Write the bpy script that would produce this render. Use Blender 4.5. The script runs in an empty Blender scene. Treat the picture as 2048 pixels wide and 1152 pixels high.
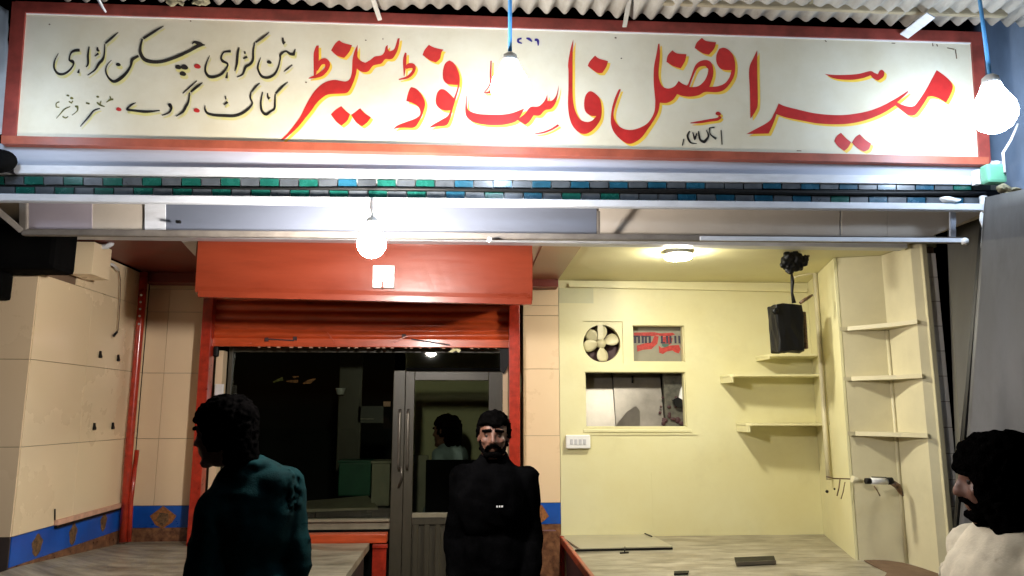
import bpy, bmesh, math, random
from mathutils import Vector, Matrix, noise
from mathutils.geometry import tessellate_polygon
random.seed(7)
R = math.radians
S = bpy.context.scene
col = S.collection

# ------------------------------------------------------------------ camera
CAM_H = 1.6; F = 1479.0; PT = R(9.5); YW = R(3.6)
cam = bpy.data.cameras.new('camera'); camo = bpy.data.objects.new('camera', cam); col.objects.link(camo)
cam.lens = F / 2048 * 36; cam.sensor_width = 36; cam.clip_start = 0.05; cam.clip_end = 500
camo.location = (0, 0, CAM_H); camo.rotation_euler = (R(90) + PT, 0, -YW)
S.camera = camo
S.render.resolution_x = 1024; S.render.resolution_y = 576
# ------------------------------------------------------------------ world (night sky)
w = bpy.data.worlds.new('World'); S.world = w; w.use_nodes = True
nt = w.node_tree; bg = nt.nodes['Background']
sky = nt.nodes.new('ShaderNodeTexSky'); sky.sky_type = 'NISHITA'; sky.sun_disc = False
sky.sun_elevation = R(-6); sky.sun_rotation = R(200)
nt.links.new(sky.outputs[0], bg.inputs[0]); bg.inputs[1].default_value = 0.15
S.view_settings.view_transform = 'Standard'; S.view_settings.look = 'None'
S.view_settings.exposure = 0.3; S.view_settings.gamma = 1.0
S.render.engine = 'CYCLES'
try: S.cycles.max_bounces = 8; S.cycles.sample_clamp_indirect = 6
except Exception: pass

# lamp powers (emission strengths of the lit bulbs)
L_BULB = 62.0      # cold white LED bulbs outside
L_BAY = 840.0       # bulb under the canopy
L_DOWN = 390.0      # round lamp in the yellow bay

# ------------------------------------------------------------------ pixel -> world at a given plane
cp, sp, cw, sw = math.cos(PT), math.sin(PT), math.cos(YW), math.sin(YW)
def ray(x, y):
    a = (x - 1024) / F; b = (576 - y) / F
    f = (sw*cp, cw*cp, sp); r = (cw, -sw, 0); u = (-sw*sp, -cw*sp, cp)
    return [f[i] + a*r[i] + b*u[i] for i in range(3)]
def at(x, y, Y):
    d = ray(x, y); t = Y / d[1]; return Vector((t*d[0], Y, CAM_H + t*d[2]))
def atx(x, y, X):
    d = ray(x, y); t = X / d[0]; return Vector((X, t*d[1], CAM_H + t*d[2]))
def atz(x, y, Z):
    d = ray(x, y); t = (Z - CAM_H) / d[2]; return Vector((t*d[0], t*d[1], Z))

# ------------------------------------------------------------------ materials
MATS = {}
def mat(name, c, rough=.6, metal=0., var=.12, scale=6., bump=0., bscale=60., c2=None, spec=.5, coat=0., em=None, es=0., stretch=None, dirt=0.):
    if name in MATS: return MATS[name]
    m = bpy.data.materials.new(name); m.use_nodes = True; MATS[name] = m
    n = m.node_tree.nodes; l = m.node_tree.links; p = n['Principled BSDF']
    tc = n.new('ShaderNodeTexCoord'); src = tc.outputs['Object']
    if stretch:
        mp = n.new('ShaderNodeMapping'); mp.inputs['Scale'].default_value = stretch
        l.new(src, mp.inputs[0]); src = mp.outputs[0]
    nz = n.new('ShaderNodeTexNoise'); nz.inputs['Scale'].default_value = scale; nz.inputs['Detail'].default_value = 7
    nz.inputs['Roughness'].default_value = .62
    l.new(src, nz.inputs[0])
    rp = n.new('ShaderNodeValToRGB'); l.new(nz.outputs[0], rp.inputs[0])
    a = c2 if c2 else tuple(v*(1-var*2) for v in c); b = c if c2 else tuple(min(1, v*(1+var)) for v in c)
    rp.color_ramp.elements[0].position = .32; rp.color_ramp.elements[0].color = (*a, 1)
    rp.color_ramp.elements[1].position = .66; rp.color_ramp.elements[1].color = (*b, 1)
    out = rp.outputs[0]
    if dirt > 0:
        n2 = n.new('ShaderNodeTexNoise'); n2.inputs['Scale'].default_value = 2.3; n2.inputs['Detail'].default_value = 9; n2.inputs['Roughness'].default_value = .7
        l.new(src, n2.inputs[0])
        r2 = n.new('ShaderNodeValToRGB'); r2.color_ramp.elements[0].position = .52; r2.color_ramp.elements[1].position = .75
        r2.color_ramp.elements[0].color = (0, 0, 0, 1); r2.color_ramp.elements[1].color = (dirt, dirt, dirt, 1)
        l.new(n2.outputs[0], r2.inputs[0])
        mx = n.new('ShaderNodeMixRGB'); mx.inputs[2].default_value = (c[0]*.42, c[1]*.36, c[2]*.28, 1)
        l.new(r2.outputs[0], mx.inputs[0]); l.new(out, mx.inputs[1]); out = mx.outputs[0]
    l.new(out, p.inputs['Base Color'])
    p.inputs['Roughness'].default_value = rough; p.inputs['Metallic'].default_value = metal
    p.inputs['Specular IOR Level'].default_value = spec
    if coat: p.inputs['Coat Weight'].default_value = coat; p.inputs['Coat Roughness'].default_value = .12
    mr = n.new('ShaderNodeMapRange'); mr.inputs['To Min'].default_value = max(.02, rough-.1); mr.inputs['To Max'].default_value = min(1, rough+.12)
    l.new(nz.outputs[0], mr.inputs[0]); l.new(mr.outputs[0], p.inputs['Roughness'])
    if bump:
        bn = n.new('ShaderNodeTexNoise'); bn.inputs['Scale'].default_value = bscale; bn.inputs['Detail'].default_value = 5
        l.new(src, bn.inputs[0])
        bp = n.new('ShaderNodeBump'); bp.inputs['Strength'].default_value = bump; bp.inputs['Distance'].default_value = .01
        l.new(bn.outputs[0], bp.inputs['Height']); l.new(bp.outputs[0], p.inputs['Normal'])
    if em: p.inputs['Emission Color'].default_value = (*em, 1); p.inputs['Emission Strength'].default_value = es
    return m
def glass(name, tint, refl):
    m = bpy.data.materials.new(name); m.use_nodes = True; n = m.node_tree.nodes; l = m.node_tree.links
    for x in list(n):
        if x.type == 'BSDF_PRINCIPLED': n.remove(x)
    t = n.new('ShaderNodeBsdfTransparent'); t.inputs[0].default_value = (*tint, 1)
    g = n.new('ShaderNodeBsdfGlossy'); g.inputs['Roughness'].default_value = .02
    fr = n.new('ShaderNodeFresnel'); fr.inputs[0].default_value = 1.5
    ma = n.new('ShaderNodeMath'); ma.operation = 'ADD'; ma.inputs[1].default_value = refl; l.new(fr.outputs[0], ma.inputs[0])
    mx = n.new('ShaderNodeMixShader'); l.new(ma.outputs[0], mx.inputs[0]); l.new(t.outputs[0], mx.inputs[1]); l.new(g.outputs[0], mx.inputs[2])
    l.new(mx.outputs[0], n['Material Output'].inputs[0]); return m
def emis(name, c, s):
    m = bpy.data.materials.new(name); m.use_nodes = True; p = m.node_tree.nodes['Principled BSDF']
    p.inputs['Base Color'].default_value = (.8, .8, .8, 1); p.inputs['Emission Color'].default_value = (*c, 1); p.inputs['Emission Strength'].default_value = s
    return m
M = dict(
 signwhite=mat('sign white paint', (.74,.70,.56), .5, var=.05, scale=3, c2=(.66,.60,.44), dirt=.16, coat=.1),
 signred=mat('sign frame red', (.25,.042,.030), .5, var=.2, scale=9, dirt=.5),
 signbright=mat('sign bottom rail brighter red', (.36,.085,.045), .5, var=.15, scale=9, dirt=.4),  # brighter copy of the frame red, for the bottom rail
 letter=mat('letter red', (.50,.022,.020), .45, var=.10, scale=14),
 lyellow=mat('letter yellow', (.83,.54,.06), .5, var=.06, scale=10),
 lyellow2=mat('thin yellow', (.70,.62,.20), .5, var=.12, scale=16, c2=(.66,.63,.36)),
 lblack=mat('letter black', (.02,.016,.014), .45, var=.3),
 lolive=mat('letter olive', (.16,.15,.03), .5, var=.3, scale=30),
 lblue=mat('letter blue', (.03,.02,.22), .5),
 tile=mat('cream wall tile', (.80,.65,.43), .28, var=.05, scale=.8, c2=(.77,.61,.39), coat=.3, bump=.015, bscale=5),
 tile2=mat('pink cream tile', (.80,.62,.41), .28, var=.05, scale=.9, c2=(.76,.57,.36), coat=.25),
 grout=mat('dark grout', (.16,.10,.06), .9),
 bluetile=mat('blue tile', (.008,.085,.42), .3, var=.12, scale=5, coat=.3),
 motif=mat('brown motif', (.22,.12,.05), .45, c2=(.03,.02,.015), scale=55, var=.4),
 motif2=mat('orange motif', (.40,.15,.04), .45, c2=(.12,.05,.02), scale=60),
 granite=mat('red brown granite', (.26,.12,.055), .3, c2=(.07,.025,.015), scale=26, coat=.3),
 yellow=mat('yellow wall paint', (.71,.675,.41), .42, var=.035, scale=1.5, c2=(.665,.61,.33), bump=.09, bscale=18, dirt=.14),
 beige=mat('beige niche paint', (.62,.565,.37), .45, var=.05, scale=3, dirt=.15, bump=.05, bscale=20),
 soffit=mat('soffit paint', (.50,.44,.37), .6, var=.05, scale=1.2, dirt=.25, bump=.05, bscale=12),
 lilac=mat('lilac grey paint', (.34,.30,.34), .6, var=.06, scale=3, dirt=.3),
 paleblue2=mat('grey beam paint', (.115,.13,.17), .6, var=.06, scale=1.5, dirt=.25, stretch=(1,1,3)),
 darkred=mat('dark red ceiling paint', (.17,.022,.012), .45, var=.15, scale=3),
 brown=mat('brown ceiling paint', (.28,.11,.055), .3, var=.1, scale=2, coat=.3),
 redbox=mat('orange red sheet metal', (.30,.048,.018), .30, var=.07, scale=1.6, c2=(.225,.032,.012), stretch=(1,1,5), dirt=.35, bump=.09, bscale=5, coat=.35),
 shutter=mat('orange red shutter paint', (.60,.085,.022), .32, var=.12, scale=5, stretch=(1,1,6), coat=.2, bump=.03, bscale=20),
 redpole=mat('red pole paint', (.42,.03,.012), .3, var=.2, scale=18, coat=.3, dirt=.3),
 alum=mat('brown grey aluminium', (.055,.047,.030), .42, metal=.0, var=.08, scale=8, stretch=(6,6,1)),
 alumlite=mat('pale aluminium sill', (.26,.23,.16), .45, metal=.0, var=.1, scale=12),
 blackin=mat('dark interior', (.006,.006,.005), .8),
 olive=mat('olive inner wall', (.50,.48,.28), .7, var=.06, scale=2),
 concrete=mat('counter stone', (.42,.38,.28), .42, c2=(.15,.13,.09), scale=4.5, stretch=(.8,2.2,1), bump=.18, bscale=40, dirt=.75, var=.2, coat=.1),
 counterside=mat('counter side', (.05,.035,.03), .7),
 white=mat('white paint', (.78,.78,.76), .4, var=.04, scale=7),
 whitemetal=mat('white enamel bar', (.62,.64,.68), .38, var=.06, scale=9, stretch=(1,4,4), dirt=.25),
 paleblue=mat('pale blue grey fascia', (.40,.43,.50), .55, var=.06, scale=2.5, dirt=.2, stretch=(.5,1,3)),
 barbrown=mat('dull bar paint', (.16,.14,.12), .5, var=.15, scale=12, dirt=.3),
 teal=mat('teal tile', (.008,.08,.062), .25, var=.15, scale=20, coat=.3),
 greyt=mat('grey blue tile', (.065,.075,.085), .3, var=.15, scale=20, coat=.3),
 bluet=mat('blue teal tile', (.012,.07,.115), .25, var=.15, scale=20, coat=.3),
 joint=mat('white joint', (.50,.50,.48), .8),
 black=mat('black plastic', (.005,.005,.005), .5, var=.2, spec=.25),
 blackm=mat('matt black', (.003,.003,.003), .9, var=.3, spec=.05),
 rod=mat('blue rod', (.10,.36,.72), .4, var=.1),
 whitetile=mat('white small tile', (.66,.63,.60), .2, var=.03, scale=4, coat=.4),
 roof=mat('corrugated sheet', (.43,.40,.34), .8, c2=(.26,.235,.19), scale=7, bump=.3, bscale=60, dirt=.5, stretch=(1.5,.6,1)),
 beam=mat('painted timber', (.36,.30,.19), .6, var=.12, scale=5, stretch=(1,8,8), bump=.1),
 tin=mat('grey sheet', (.075,.073,.070), .5, metal=.2, var=.14, scale=1.5, stretch=(3,3,.6), dirt=.5, bump=.1, bscale=5),
 bluetarp=mat('blue grey tarpaulin', (.11,.15,.21), .5, var=.2, scale=2, stretch=(2,2,.6), bump=.25, bscale=5),
 rubble=mat('broken stone', (.34,.30,.18), .9, c2=(.06,.05,.03), scale=30, bump=.6, bscale=40),
 rubblegreen=mat('green rag', (.02,.16,.08), .8),
 wood=mat('weathered wood', (.30,.20,.12), .8, var=.25, scale=20, stretch=(6,6,1), bump=.3),
 ground=mat('street surface', (.06,.055,.05), .8, var=.2, scale=4, bump=.3, bscale=60),
 skin=mat('skin', (.13,.055,.034), .6, var=.10, scale=30, bump=.05, bscale=120),
 hair=mat('black hair', (.0022,.002,.002), .6, var=.3, scale=60, bump=.8, bscale=260, spec=0.),
 tealshirt=mat('dark teal shirt', (.0016,.017,.019), .9, var=.25, scale=9, spec=.05, bump=.25, bscale=220),
 blackcloth=mat('black jacket cloth', (.0022,.0022,.0024), .95, var=.3, scale=10, spec=.0, bump=.3, bscale=150),
 shawl=mat('cream shawl', (.56,.50,.38), .85, var=.10, scale=12, bump=.10, bscale=160),
 greyshirt=mat('pale blue grey shirt', (.20,.26,.27), .8, var=.15, scale=10, bump=.2, bscale=120),
 trouser=mat('dark trousers', (.012,.012,.014), .85),
 shoe=mat('dark shoe', (.02,.015,.012), .4),
 eye=mat('eye', (.02,.014,.011), .45, spec=.2),
 lip=mat('lip', (.20,.07,.05), .5),
 steel=mat('steel sheet', (.22,.20,.175), .42, metal=.8, var=.15, scale=5, bump=.08, bscale=6),
 grime=mat('grimy wall', (.16,.15,.11), .7, c2=(.02,.02,.015), scale=7, bump=.3, bscale=20),
 cream=mat('cream plastic fan', (.60,.55,.34), .35, var=.05, scale=10),
 maroon=mat('maroon', (.055,.018,.02), .6),
 poster=mat('grey board', (.25,.235,.17), .6, var=.08, scale=6),
 posterred=mat('poster red', (.42,.035,.025), .6, var=.2, scale=40),
 posterink=mat('poster ink', (.03,.025,.05), .6, var=.3, scale=50),
 postergreen=mat('poster green', (.06,.12,.09), .6),
 green=mat('green plastic', (.14,.38,.24), .35, var=.08),
 greendk=mat('dark green crate', (.01,.09,.05), .45),
 batten=mat('pink batten', (.62,.36,.25), .6, var=.12, scale=20),
)
GL = glass('shop glass', (.75,.78,.72), .02)
EM_B = emis('lit bulb', (.66,.80,1.0), L_BULB)
EM_L = emis('lit side bulb', (.66,.80,1.0), L_BULB*.6)
EM_Y = emis('lit bay bulb', (1.0,.93,.86), L_BAY)
EM_D = emis('lit round lamp', (1.0,.95,.80), L_DOWN)
EM_S = emis('glowing square panel', (1.0,.97,.95), 5.0)

# ------------------------------------------------------------------ helpers
def tag(o, label=None, cat=None, group=None, kind=None):
    if label: o['label'] = label
    if cat: o['category'] = cat
    if group: o['group'] = group
    if kind: o['kind'] = kind
    return o
def thing(name, label, cat, loc=(0,0,0), group=None):
    o = bpy.data.objects.new(name, None); col.objects.link(o); o.location = loc; o.empty_display_size = .1
    return tag(o, label, cat, group)
def obj(name, bm, m, parent=None, smooth=False, off=None):
    me = bpy.data.meshes.new(name)
    if isinstance(bm, bmesh.types.BMesh):
        bmesh.ops.recalc_face_normals(bm, faces=bm.faces) if not bm.faces.layers.int.get('keep') else None
        bm.to_mesh(me); bm.free()
    else: me = bm
    ms = m if isinstance(m, (list, tuple)) else [m]
    for x in ms: me.materials.append(x)
    if smooth:
        for p in me.polygons: p.use_smooth = True
    o = bpy.data.objects.new(name, me); col.objects.link(o)
    if parent:
        o.parent = parent
        L = Vector((0,0,0)); q = parent
        while q: L += Vector(q.location); q = q.parent
        o.location = -L
    return o
def nb(): return bmesh.new()
def box(bm, a, b, bev=0.003, mi=0):
    x0, x1 = sorted((a[0], b[0])); y0, y1 = sorted((a[1], b[1])); z0, z1 = sorted((a[2], b[2]))
    r = bmesh.ops.create_cube(bm, size=1)
    vs = r['verts']
    for v in vs:
        v.co = Vector(((x0+x1)/2 + v.co.x*(x1-x0), (y0+y1)/2 + v.co.y*(y1-y0), (z0+z1)/2 + v.co.z*(z1-z0)))
    fs = set(f for v in vs for f in v.link_faces)
    for f in fs: f.material_index = mi
    if bev and min(x1-x0, y1-y0, z1-z0) > bev*2.5:
        es = list(set(e for v in vs for e in v.link_edges))
        rr = bmesh.ops.bevel(bm, geom=es, offset=bev, segments=2, affect='EDGES', profile=.6)
        for f in rr['faces']: f.material_index = mi
    return bm
def prism(bm, pts, d, mi=0):
    """closed polygon pts (Vectors) extruded by vector d"""
    n = len(pts); d = Vector(d)
    a = [bm.verts.new(p) for p in pts]; b = [bm.verts.new(Vector(p) + d) for p in pts]
    fs = []
    for t in tessellate_polygon([[Vector(p) for p in pts]]):
        for L in (a, b):
            try: fs.append(bm.faces.new([L[i] for i in t]))
            except ValueError: pass
    for i in range(n):
        j = (i+1) % n; fs.append(bm.faces.new((a[i], a[j], b[j], b[i])))
    for f in fs: f.material_index = mi
    return bm
def tube(bm, pts, r, seg=10, mi=0, caps=True):
    pts = [Vector(p) for p in pts]; rs = r if isinstance(r, (list, tuple)) else [r]*len(pts)
    prev = None; N = None; rings = []
    for i, p in enumerate(pts):
        t = (pts[min(i+1, len(pts)-1)] - pts[max(i-1, 0)]).normalized()
        if N is None:
            N = t.orthogonal().normalized()
        else:
            N = (N - t*N.dot(t)).normalized()
        B = t.cross(N)
        rings.append([bm.verts.new(p + (N*math.cos(2*math.pi*k/seg) + B*math.sin(2*math.pi*k/seg))*rs[i]) for k in range(seg)])
    for a, b in zip(rings, rings[1:]):
        for k in range(seg):
            f = bm.faces.new((a[k], a[(k+1) % seg], b[(k+1) % seg], b[k])); f.material_index = mi; f.smooth = True
    if caps:
        for q in (rings[0], rings[-1]):
            f = bm.faces.new(q); f.material_index = mi
    return bm
def lathe(bm, prof, c, seg=28, axis='Z', mi=0):
    rings = []
    for r, h in prof:
        ring = []
        for k in range(seg):
            a = 2*math.pi*k/seg
            if axis == 'Z': p = (c[0]+r*math.cos(a), c[1]+r*math.sin(a), c[2]+h)
            else: p = (c[0]+r*math.cos(a), c[1]+h, c[2]+r*math.sin(a))
            ring.append(bm.verts.new(p))
        rings.append(ring)
    for a, b in zip(rings, rings[1:]):
        for k in range(seg):
            f = bm.faces.new((a[k], a[(k+1) % seg], b[(k+1) % seg], b[k])); f.smooth = True; f.material_index = mi
    for q in (rings[0], rings[-1]):
        try: f = bm.faces.new(q); f.material_index = mi
        except ValueError: pass
    return bm
def beam(bm, p, q, wd, th, up=(0,0,1), mi=0):
    """rectangular bar from p to q"""
    p = Vector(p); q = Vector(q); t = (q-p).normalized(); s = t.cross(Vector(up)).normalized(); u = s.cross(t)
    vs = []
    for e in (p, q):
        for a, b in ((-1,-1),(1,-1),(1,1),(-1,1)): vs.append(bm.verts.new(e + s*a*wd/2 + u*b*th/2))
    fs = [(0,1,2,3),(4,5,6,7)] + [(i, (i+1)%4, 4+(i+1)%4, 4+i) for i in range(4)]
    nf = [bm.faces.new([vs[i] for i in f]) for f in fs]
    for f in nf: f.material_index = mi
    r = bmesh.ops.bevel(bm, geom=list(set(e for f in nf for e in f.edges)), offset=min(wd, th)*.12, segments=2, affect='EDGES')
    for f in r['faces']: f.material_index = mi
    return bm
def catmull(P, closed, sub=5, corner=52):
    n = len(P); out = []
    dim = len(P[0])
    def ang(i):
        a = P[(i-1) % n]; b = P[i]; c = P[(i+1) % n]
        v1 = (b[0]-a[0], b[1]-a[1]); v2 = (c[0]-b[0], c[1]-b[1])
        d = math.degrees(math.atan2(v1[0]*v2[1]-v1[1]*v2[0], v1[0]*v2[0]+v1[1]*v2[1])); return abs(d)
    isc = [(ang(i) > corner if (closed or 0 < i < n-1) else True) for i in range(n)]
    for i in range(n if closed else n-1):
        p1 = P[i]; p2 = P[(i+1) % n]
        p0 = P[(i-1) % n] if not isc[i] else p1; p3 = P[(i+2) % n] if not isc[(i+1) % n] else p2
        for k in range(sub):
            t = k/sub
            out.append(tuple(.5*((2*p1[d]) + (-p0[d]+p2[d])*t + (2*p0[d]-5*p1[d]+4*p2[d]-p3[d])*t*t + (-p0[d]+3*p1[d]-3*p2[d]+p3[d])*t**3) for d in range(dim)))
    if not closed: out.append(tuple(P[-1]))
    return out

def wall_open(bm, x0, x1, z0, z1, y0, y1, holes, mi=0):
    """wall slab in the XZ plane with rectangular openings, split into non overlapping blocks"""
    xs = sorted({x0, x1, *[h[0] for h in holes], *[h[1] for h in holes]})
    zs = sorted({z0, z1, *[h[2] for h in holes], *[h[3] for h in holes]})
    vf = {}; vb = {}
    def inh(cx, cz): return any(h[0] < cx < h[1] and h[2] < cz < h[3] for h in holes)
    def V(d, i, j, y):
        if (i, j) not in d: d[(i, j)] = bm.verts.new((xs[i], y, zs[j]))
        return d[(i, j)]
    solid = {(i, j): not inh((xs[i]+xs[i+1])/2, (zs[j]+zs[j+1])/2) for i in range(len(xs)-1) for j in range(len(zs)-1)}
    for (i, j), s in solid.items():
        if not s: continue
        for d, y in ((vf, y0), (vb, y1)):
            bm.faces.new((V(d,i,j,y), V(d,i+1,j,y), V(d,i+1,j+1,y), V(d,i,j+1,y))).material_index = mi
        for di, dj, (a, b) in ((-1,0,((i,j),(i,j+1))), (1,0,((i+1,j),(i+1,j+1))), (0,-1,((i,j),(i+1,j))), (0,1,((i,j+1),(i+1,j+1)))):
            if not solid.get((i+di, j+dj), False):
                bm.faces.new((V(vf,*a,y0), V(vf,*b,y0), V(vb,*b,y1), V(vb,*a,y1))).material_index = mi
    return bm

def blobmesh(parts, vox=.012, smooth=6, disp=None):
    """continuous surface from tapered capsules and ellipsoids (voxel remeshed)"""
    bm = nb()
    for p in parts:
        if p[0] == 'c':
            _, a, ra, b, rb = p
            t = nb()
            for c, r in ((a, ra), (b, rb)):
                bmesh.ops.create_icosphere(t, subdivisions=2, radius=r, matrix=Matrix.Translation(c))
            bmesh.ops.convex_hull(t, input=t.verts)
            for v in [v for v in t.verts if not v.link_faces]: t.verts.remove(v)
        else:
            _, c, rr, rot = p
            t = nb(); bmesh.ops.create_icosphere(t, subdivisions=3, radius=1, matrix=Matrix.Translation(c) @ rot @ Matrix.Diagonal((*rr, 1)))
        me = bpy.data.meshes.new('t'); t.to_mesh(me); t.free(); bm.from_mesh(me); bpy.data.meshes.remove(me)
    me = bpy.data.meshes.new('blob'); bm.to_mesh(me); bm.free()
    o = bpy.data.objects.new('blob', me); col.objects.link(o)
    m = o.modifiers.new('r', 'REMESH'); m.mode = 'VOXEL'; m.voxel_size = vox; m.use_smooth_shade = True
    if smooth: s = o.modifiers.new('s', 'SMOOTH'); s.iterations = smooth; s.factor = .5
    dg = bpy.context.evaluated_depsgraph_get(); dg.update()
    out = bpy.data.meshes.new_from_object(o.evaluated_get(dg)); bpy.data.objects.remove(o)
    if disp:
        for v in out.vertices: v.co += disp(v.co, v.normal)
    for p in out.polygons: p.use_smooth = True
    return out

# ------------------------------------------------------------------ ground
bm = nb(); bmesh.ops.create_grid(bm, x_segments=2, y_segments=2, size=60)
tag(obj('ground', bm, M['ground']), kind='structure')
bm = nb(); box(bm, (-3.2, 4.15, .004), (3.4, 9.4, .16), .01)
tag(obj('shop_floor', bm, M['ground']), kind='structure')

ZC = 2.62      # ceiling of the bays
YB = 5.70      # back wall
# ------------------------------------------------------------------ canopy slab and soffit
can = thing('canopy_slab', 'concrete canopy slab with beige painted soffit over the shop bays', 'canopy', (0, 3.9, ZC))
bm = nb(); box(bm, (-2.75, 3.462, ZC+.004), (2.75, 4.36, ZC+.12), .004); obj('soffit', bm, M['soffit'], can)
bm = nb(); box(bm, (-2.4, 4.363, ZC+.006), (.70, 5.69, ZC+.1), .002); obj('red_ceiling', bm, M['darkred'], can)
bm = nb(); box(bm, (.46, 4.363, ZC-.02), (.705, 5.55, ZC+.003), .004); obj('brown_strip', bm, M['brown'], can)
bm = nb(); box(bm, (-2.38, 5.55, ZC-.075), (.705, 5.69, ZC+.003), .004); obj('dark_lintel', bm, M['darkred'], can)
bm = nb(); box(bm, (.708, 4.363, ZC), (2.95, 5.9, ZC+.1), .002); obj('yellow_ceiling', bm, M['yellow'], can)
bm = nb(); box(bm, (-2.3, 4.27, ZC-.03), (2.70, 4.36, ZC+.002), .004); obj('edge_strip', bm, M['whitemetal'], can)
for P in (((298,458),(396,460),(391,513),(375,496),(352,470)), ((1062,480),(1096,480),(1093,493),(1068,536))):
    bm = nb(); prism(bm, [atz(*p, ZC-.008) for p in P], (0,0,.006)); obj('corner_piece', bm, M['white'], can)
db = thing('downstand_beam', 'pale plastered beam face with joined panels between the two awning bars', 'beam', (0, 3.54, 2.5))
yt = lambda x: 398 + x*.010
yb_ = lambda x: 466 + x*.0075
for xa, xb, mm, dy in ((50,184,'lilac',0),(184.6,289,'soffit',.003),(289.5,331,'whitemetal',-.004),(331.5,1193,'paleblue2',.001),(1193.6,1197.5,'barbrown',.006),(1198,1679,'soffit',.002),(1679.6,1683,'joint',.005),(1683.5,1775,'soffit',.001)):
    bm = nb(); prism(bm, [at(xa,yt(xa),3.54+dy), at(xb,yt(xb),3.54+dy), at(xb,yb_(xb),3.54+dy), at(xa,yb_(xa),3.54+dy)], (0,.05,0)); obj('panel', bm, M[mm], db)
bm = nb(); prism(bm, [at(1775.6,416,3.541), at(1990,418,3.541), at(1945,436,3.541), at(1850,478,3.541), at(1775.6,479,3.541)], (0,.05,0)); obj('panel', bm, M['soffit'], db)

# tiled slab edge
ed = thing('tiled_slab_edge', 'strip of small teal and grey blue tiles along the canopy edge under the sign', 'tile strip', (0, 3.42, 2.62))
bm = nb(); prism(bm, [at(-60,346,3.427), at(2000,364,3.427), at(2000,412,3.427), at(-60,394,3.427)], (0,.03,0)); obj('mortar_bed', bm, M['joint'], ed)
bm = nb(); prism(bm, [at(-60,369,3.418), at(700,376,3.418), at(2000,380,3.418), at(2000,395,3.418), at(700,383,3.418), at(-60,373,3.418)], (0,.008,0)); obj('painted_gap_shadow', bm, M['black'], ed)  # black strip painted in as the shadow between the tile rows
def tilerow(y0l, y0r, y1l, y1r, xs, ph):
    b = nb(); px = xs; i = 0
    while px < 1955:
        wd = 39.5 - 1.6*(px/2000); t = px/2000; ta = (px+wd)/2000
        k = random.random(); cold = min(1, max(0, (px-500)/500))
        mi = (0 if k > cold*.8 else 2) if (i+ph) % 2 == 0 else 1
        if random.random() < .08: mi = 1
        j_ = random.uniform(-.6, .6)
        P = [at(px, y0l+(y0r-y0l)*t+j_, 3.411), at(px+wd-2.6, y0l+(y0r-y0l)*ta+j_, 3.411), at(px+wd-2.6, y1l+(y1r-y1l)*ta+j_, 3.411), at(px, y1l+(y1r-y1l)*t+j_, 3.411)]
        prism(b, P, (0,.014,0), mi); px += wd; i += 1
    return b
obj('upper_tiles', tilerow(353, 370, 368.5, 380.5, -30, 0), [M['teal'], M['greyt'], M['bluet']], ed)
obj('lower_tiles', tilerow(373.5, 396, 388, 409, -8, 1), [M['teal'], M['greyt'], M['bluet']], ed)
cb = nb(); pts = []
for i in range(30):
    t = i/29; px = 330 + 1640*t; py = 375 + 13*t + 1.0*math.sin(t*17)
    pts.append(at(px, py, 3.405))
tube(cb, pts, [.004+.008*min(1, i/18) for i in range(30)], 8)
tag(obj('black_hose', cb, M['black']), 'long black hose lying along the teal tile strip', 'hose')

# fascia, ledge
fa = thing('fascia', 'pale blue grey painted fascia with a bright white ledge below the sign', 'fascia', (0, 3.43, 2.74))
bm = nb(); prism(bm, [at(-60,286,3.43), at(2010,322,3.43), at(2000,372,3.43), at(-60,352,3.43)], (0,.03,0)); obj('fascia_board', bm, M['paleblue'], fa)
bm = nb(); prism(bm, [at(28,330,3.40), at(1955,353,3.40), at(1955,369,3.40), at(28,346,3.40)], (0,.028,0)); obj('ledge', bm, M['whitemetal'], fa)

# ------------------------------------------------------------------ sign with hand painted lettering
YS = 3.40
sg = thing('shop_sign', 'long white signboard with red hand painted Urdu lettering in a red frame', 'sign', (.2, YS, 3.16))
bm = nb(); prism(bm, [at(46,22,YS), at(1945,78,YS), at(1962,318,YS), at(20,276,YS)], (0,.03,0)); obj('board', bm, M['signwhite'], sg)
def quad(bm, a, b, c, d, Y, dep):
    prism(bm, [at(*a, Y), at(*b, Y), at(*c, Y), at(*d, Y)], (0, dep, 0))
bm = nb(); quad(bm, (30,2),(1968,64),(1962,84),(50,24), YS-.012, .045); obj('top_rail', bm, M['signred'], sg)
bm = nb(); quad(bm, (2,271),(1978,314),(1978,329),(2,287), YS-.013, .045); obj('bottom_rail', bm, M['signbright'], sg)
bm = nb(); quad(bm, (24,3),(52,4),(30,285),(2,284), YS-.011, .044); obj('side_rail', bm, M['signred'], sg)
bm = nb(); quad(bm, (1942,66),(1966,67),(1982,326),(1960,325), YS-.011, .044); obj('side_rail', bm, M['signred'], sg)
bm = nb(); quad(bm, (52,24),(1942,83),(1942,88),(52,28), YS-.003, .003); obj('inner_bead', bm, M['white'], sg)

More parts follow.
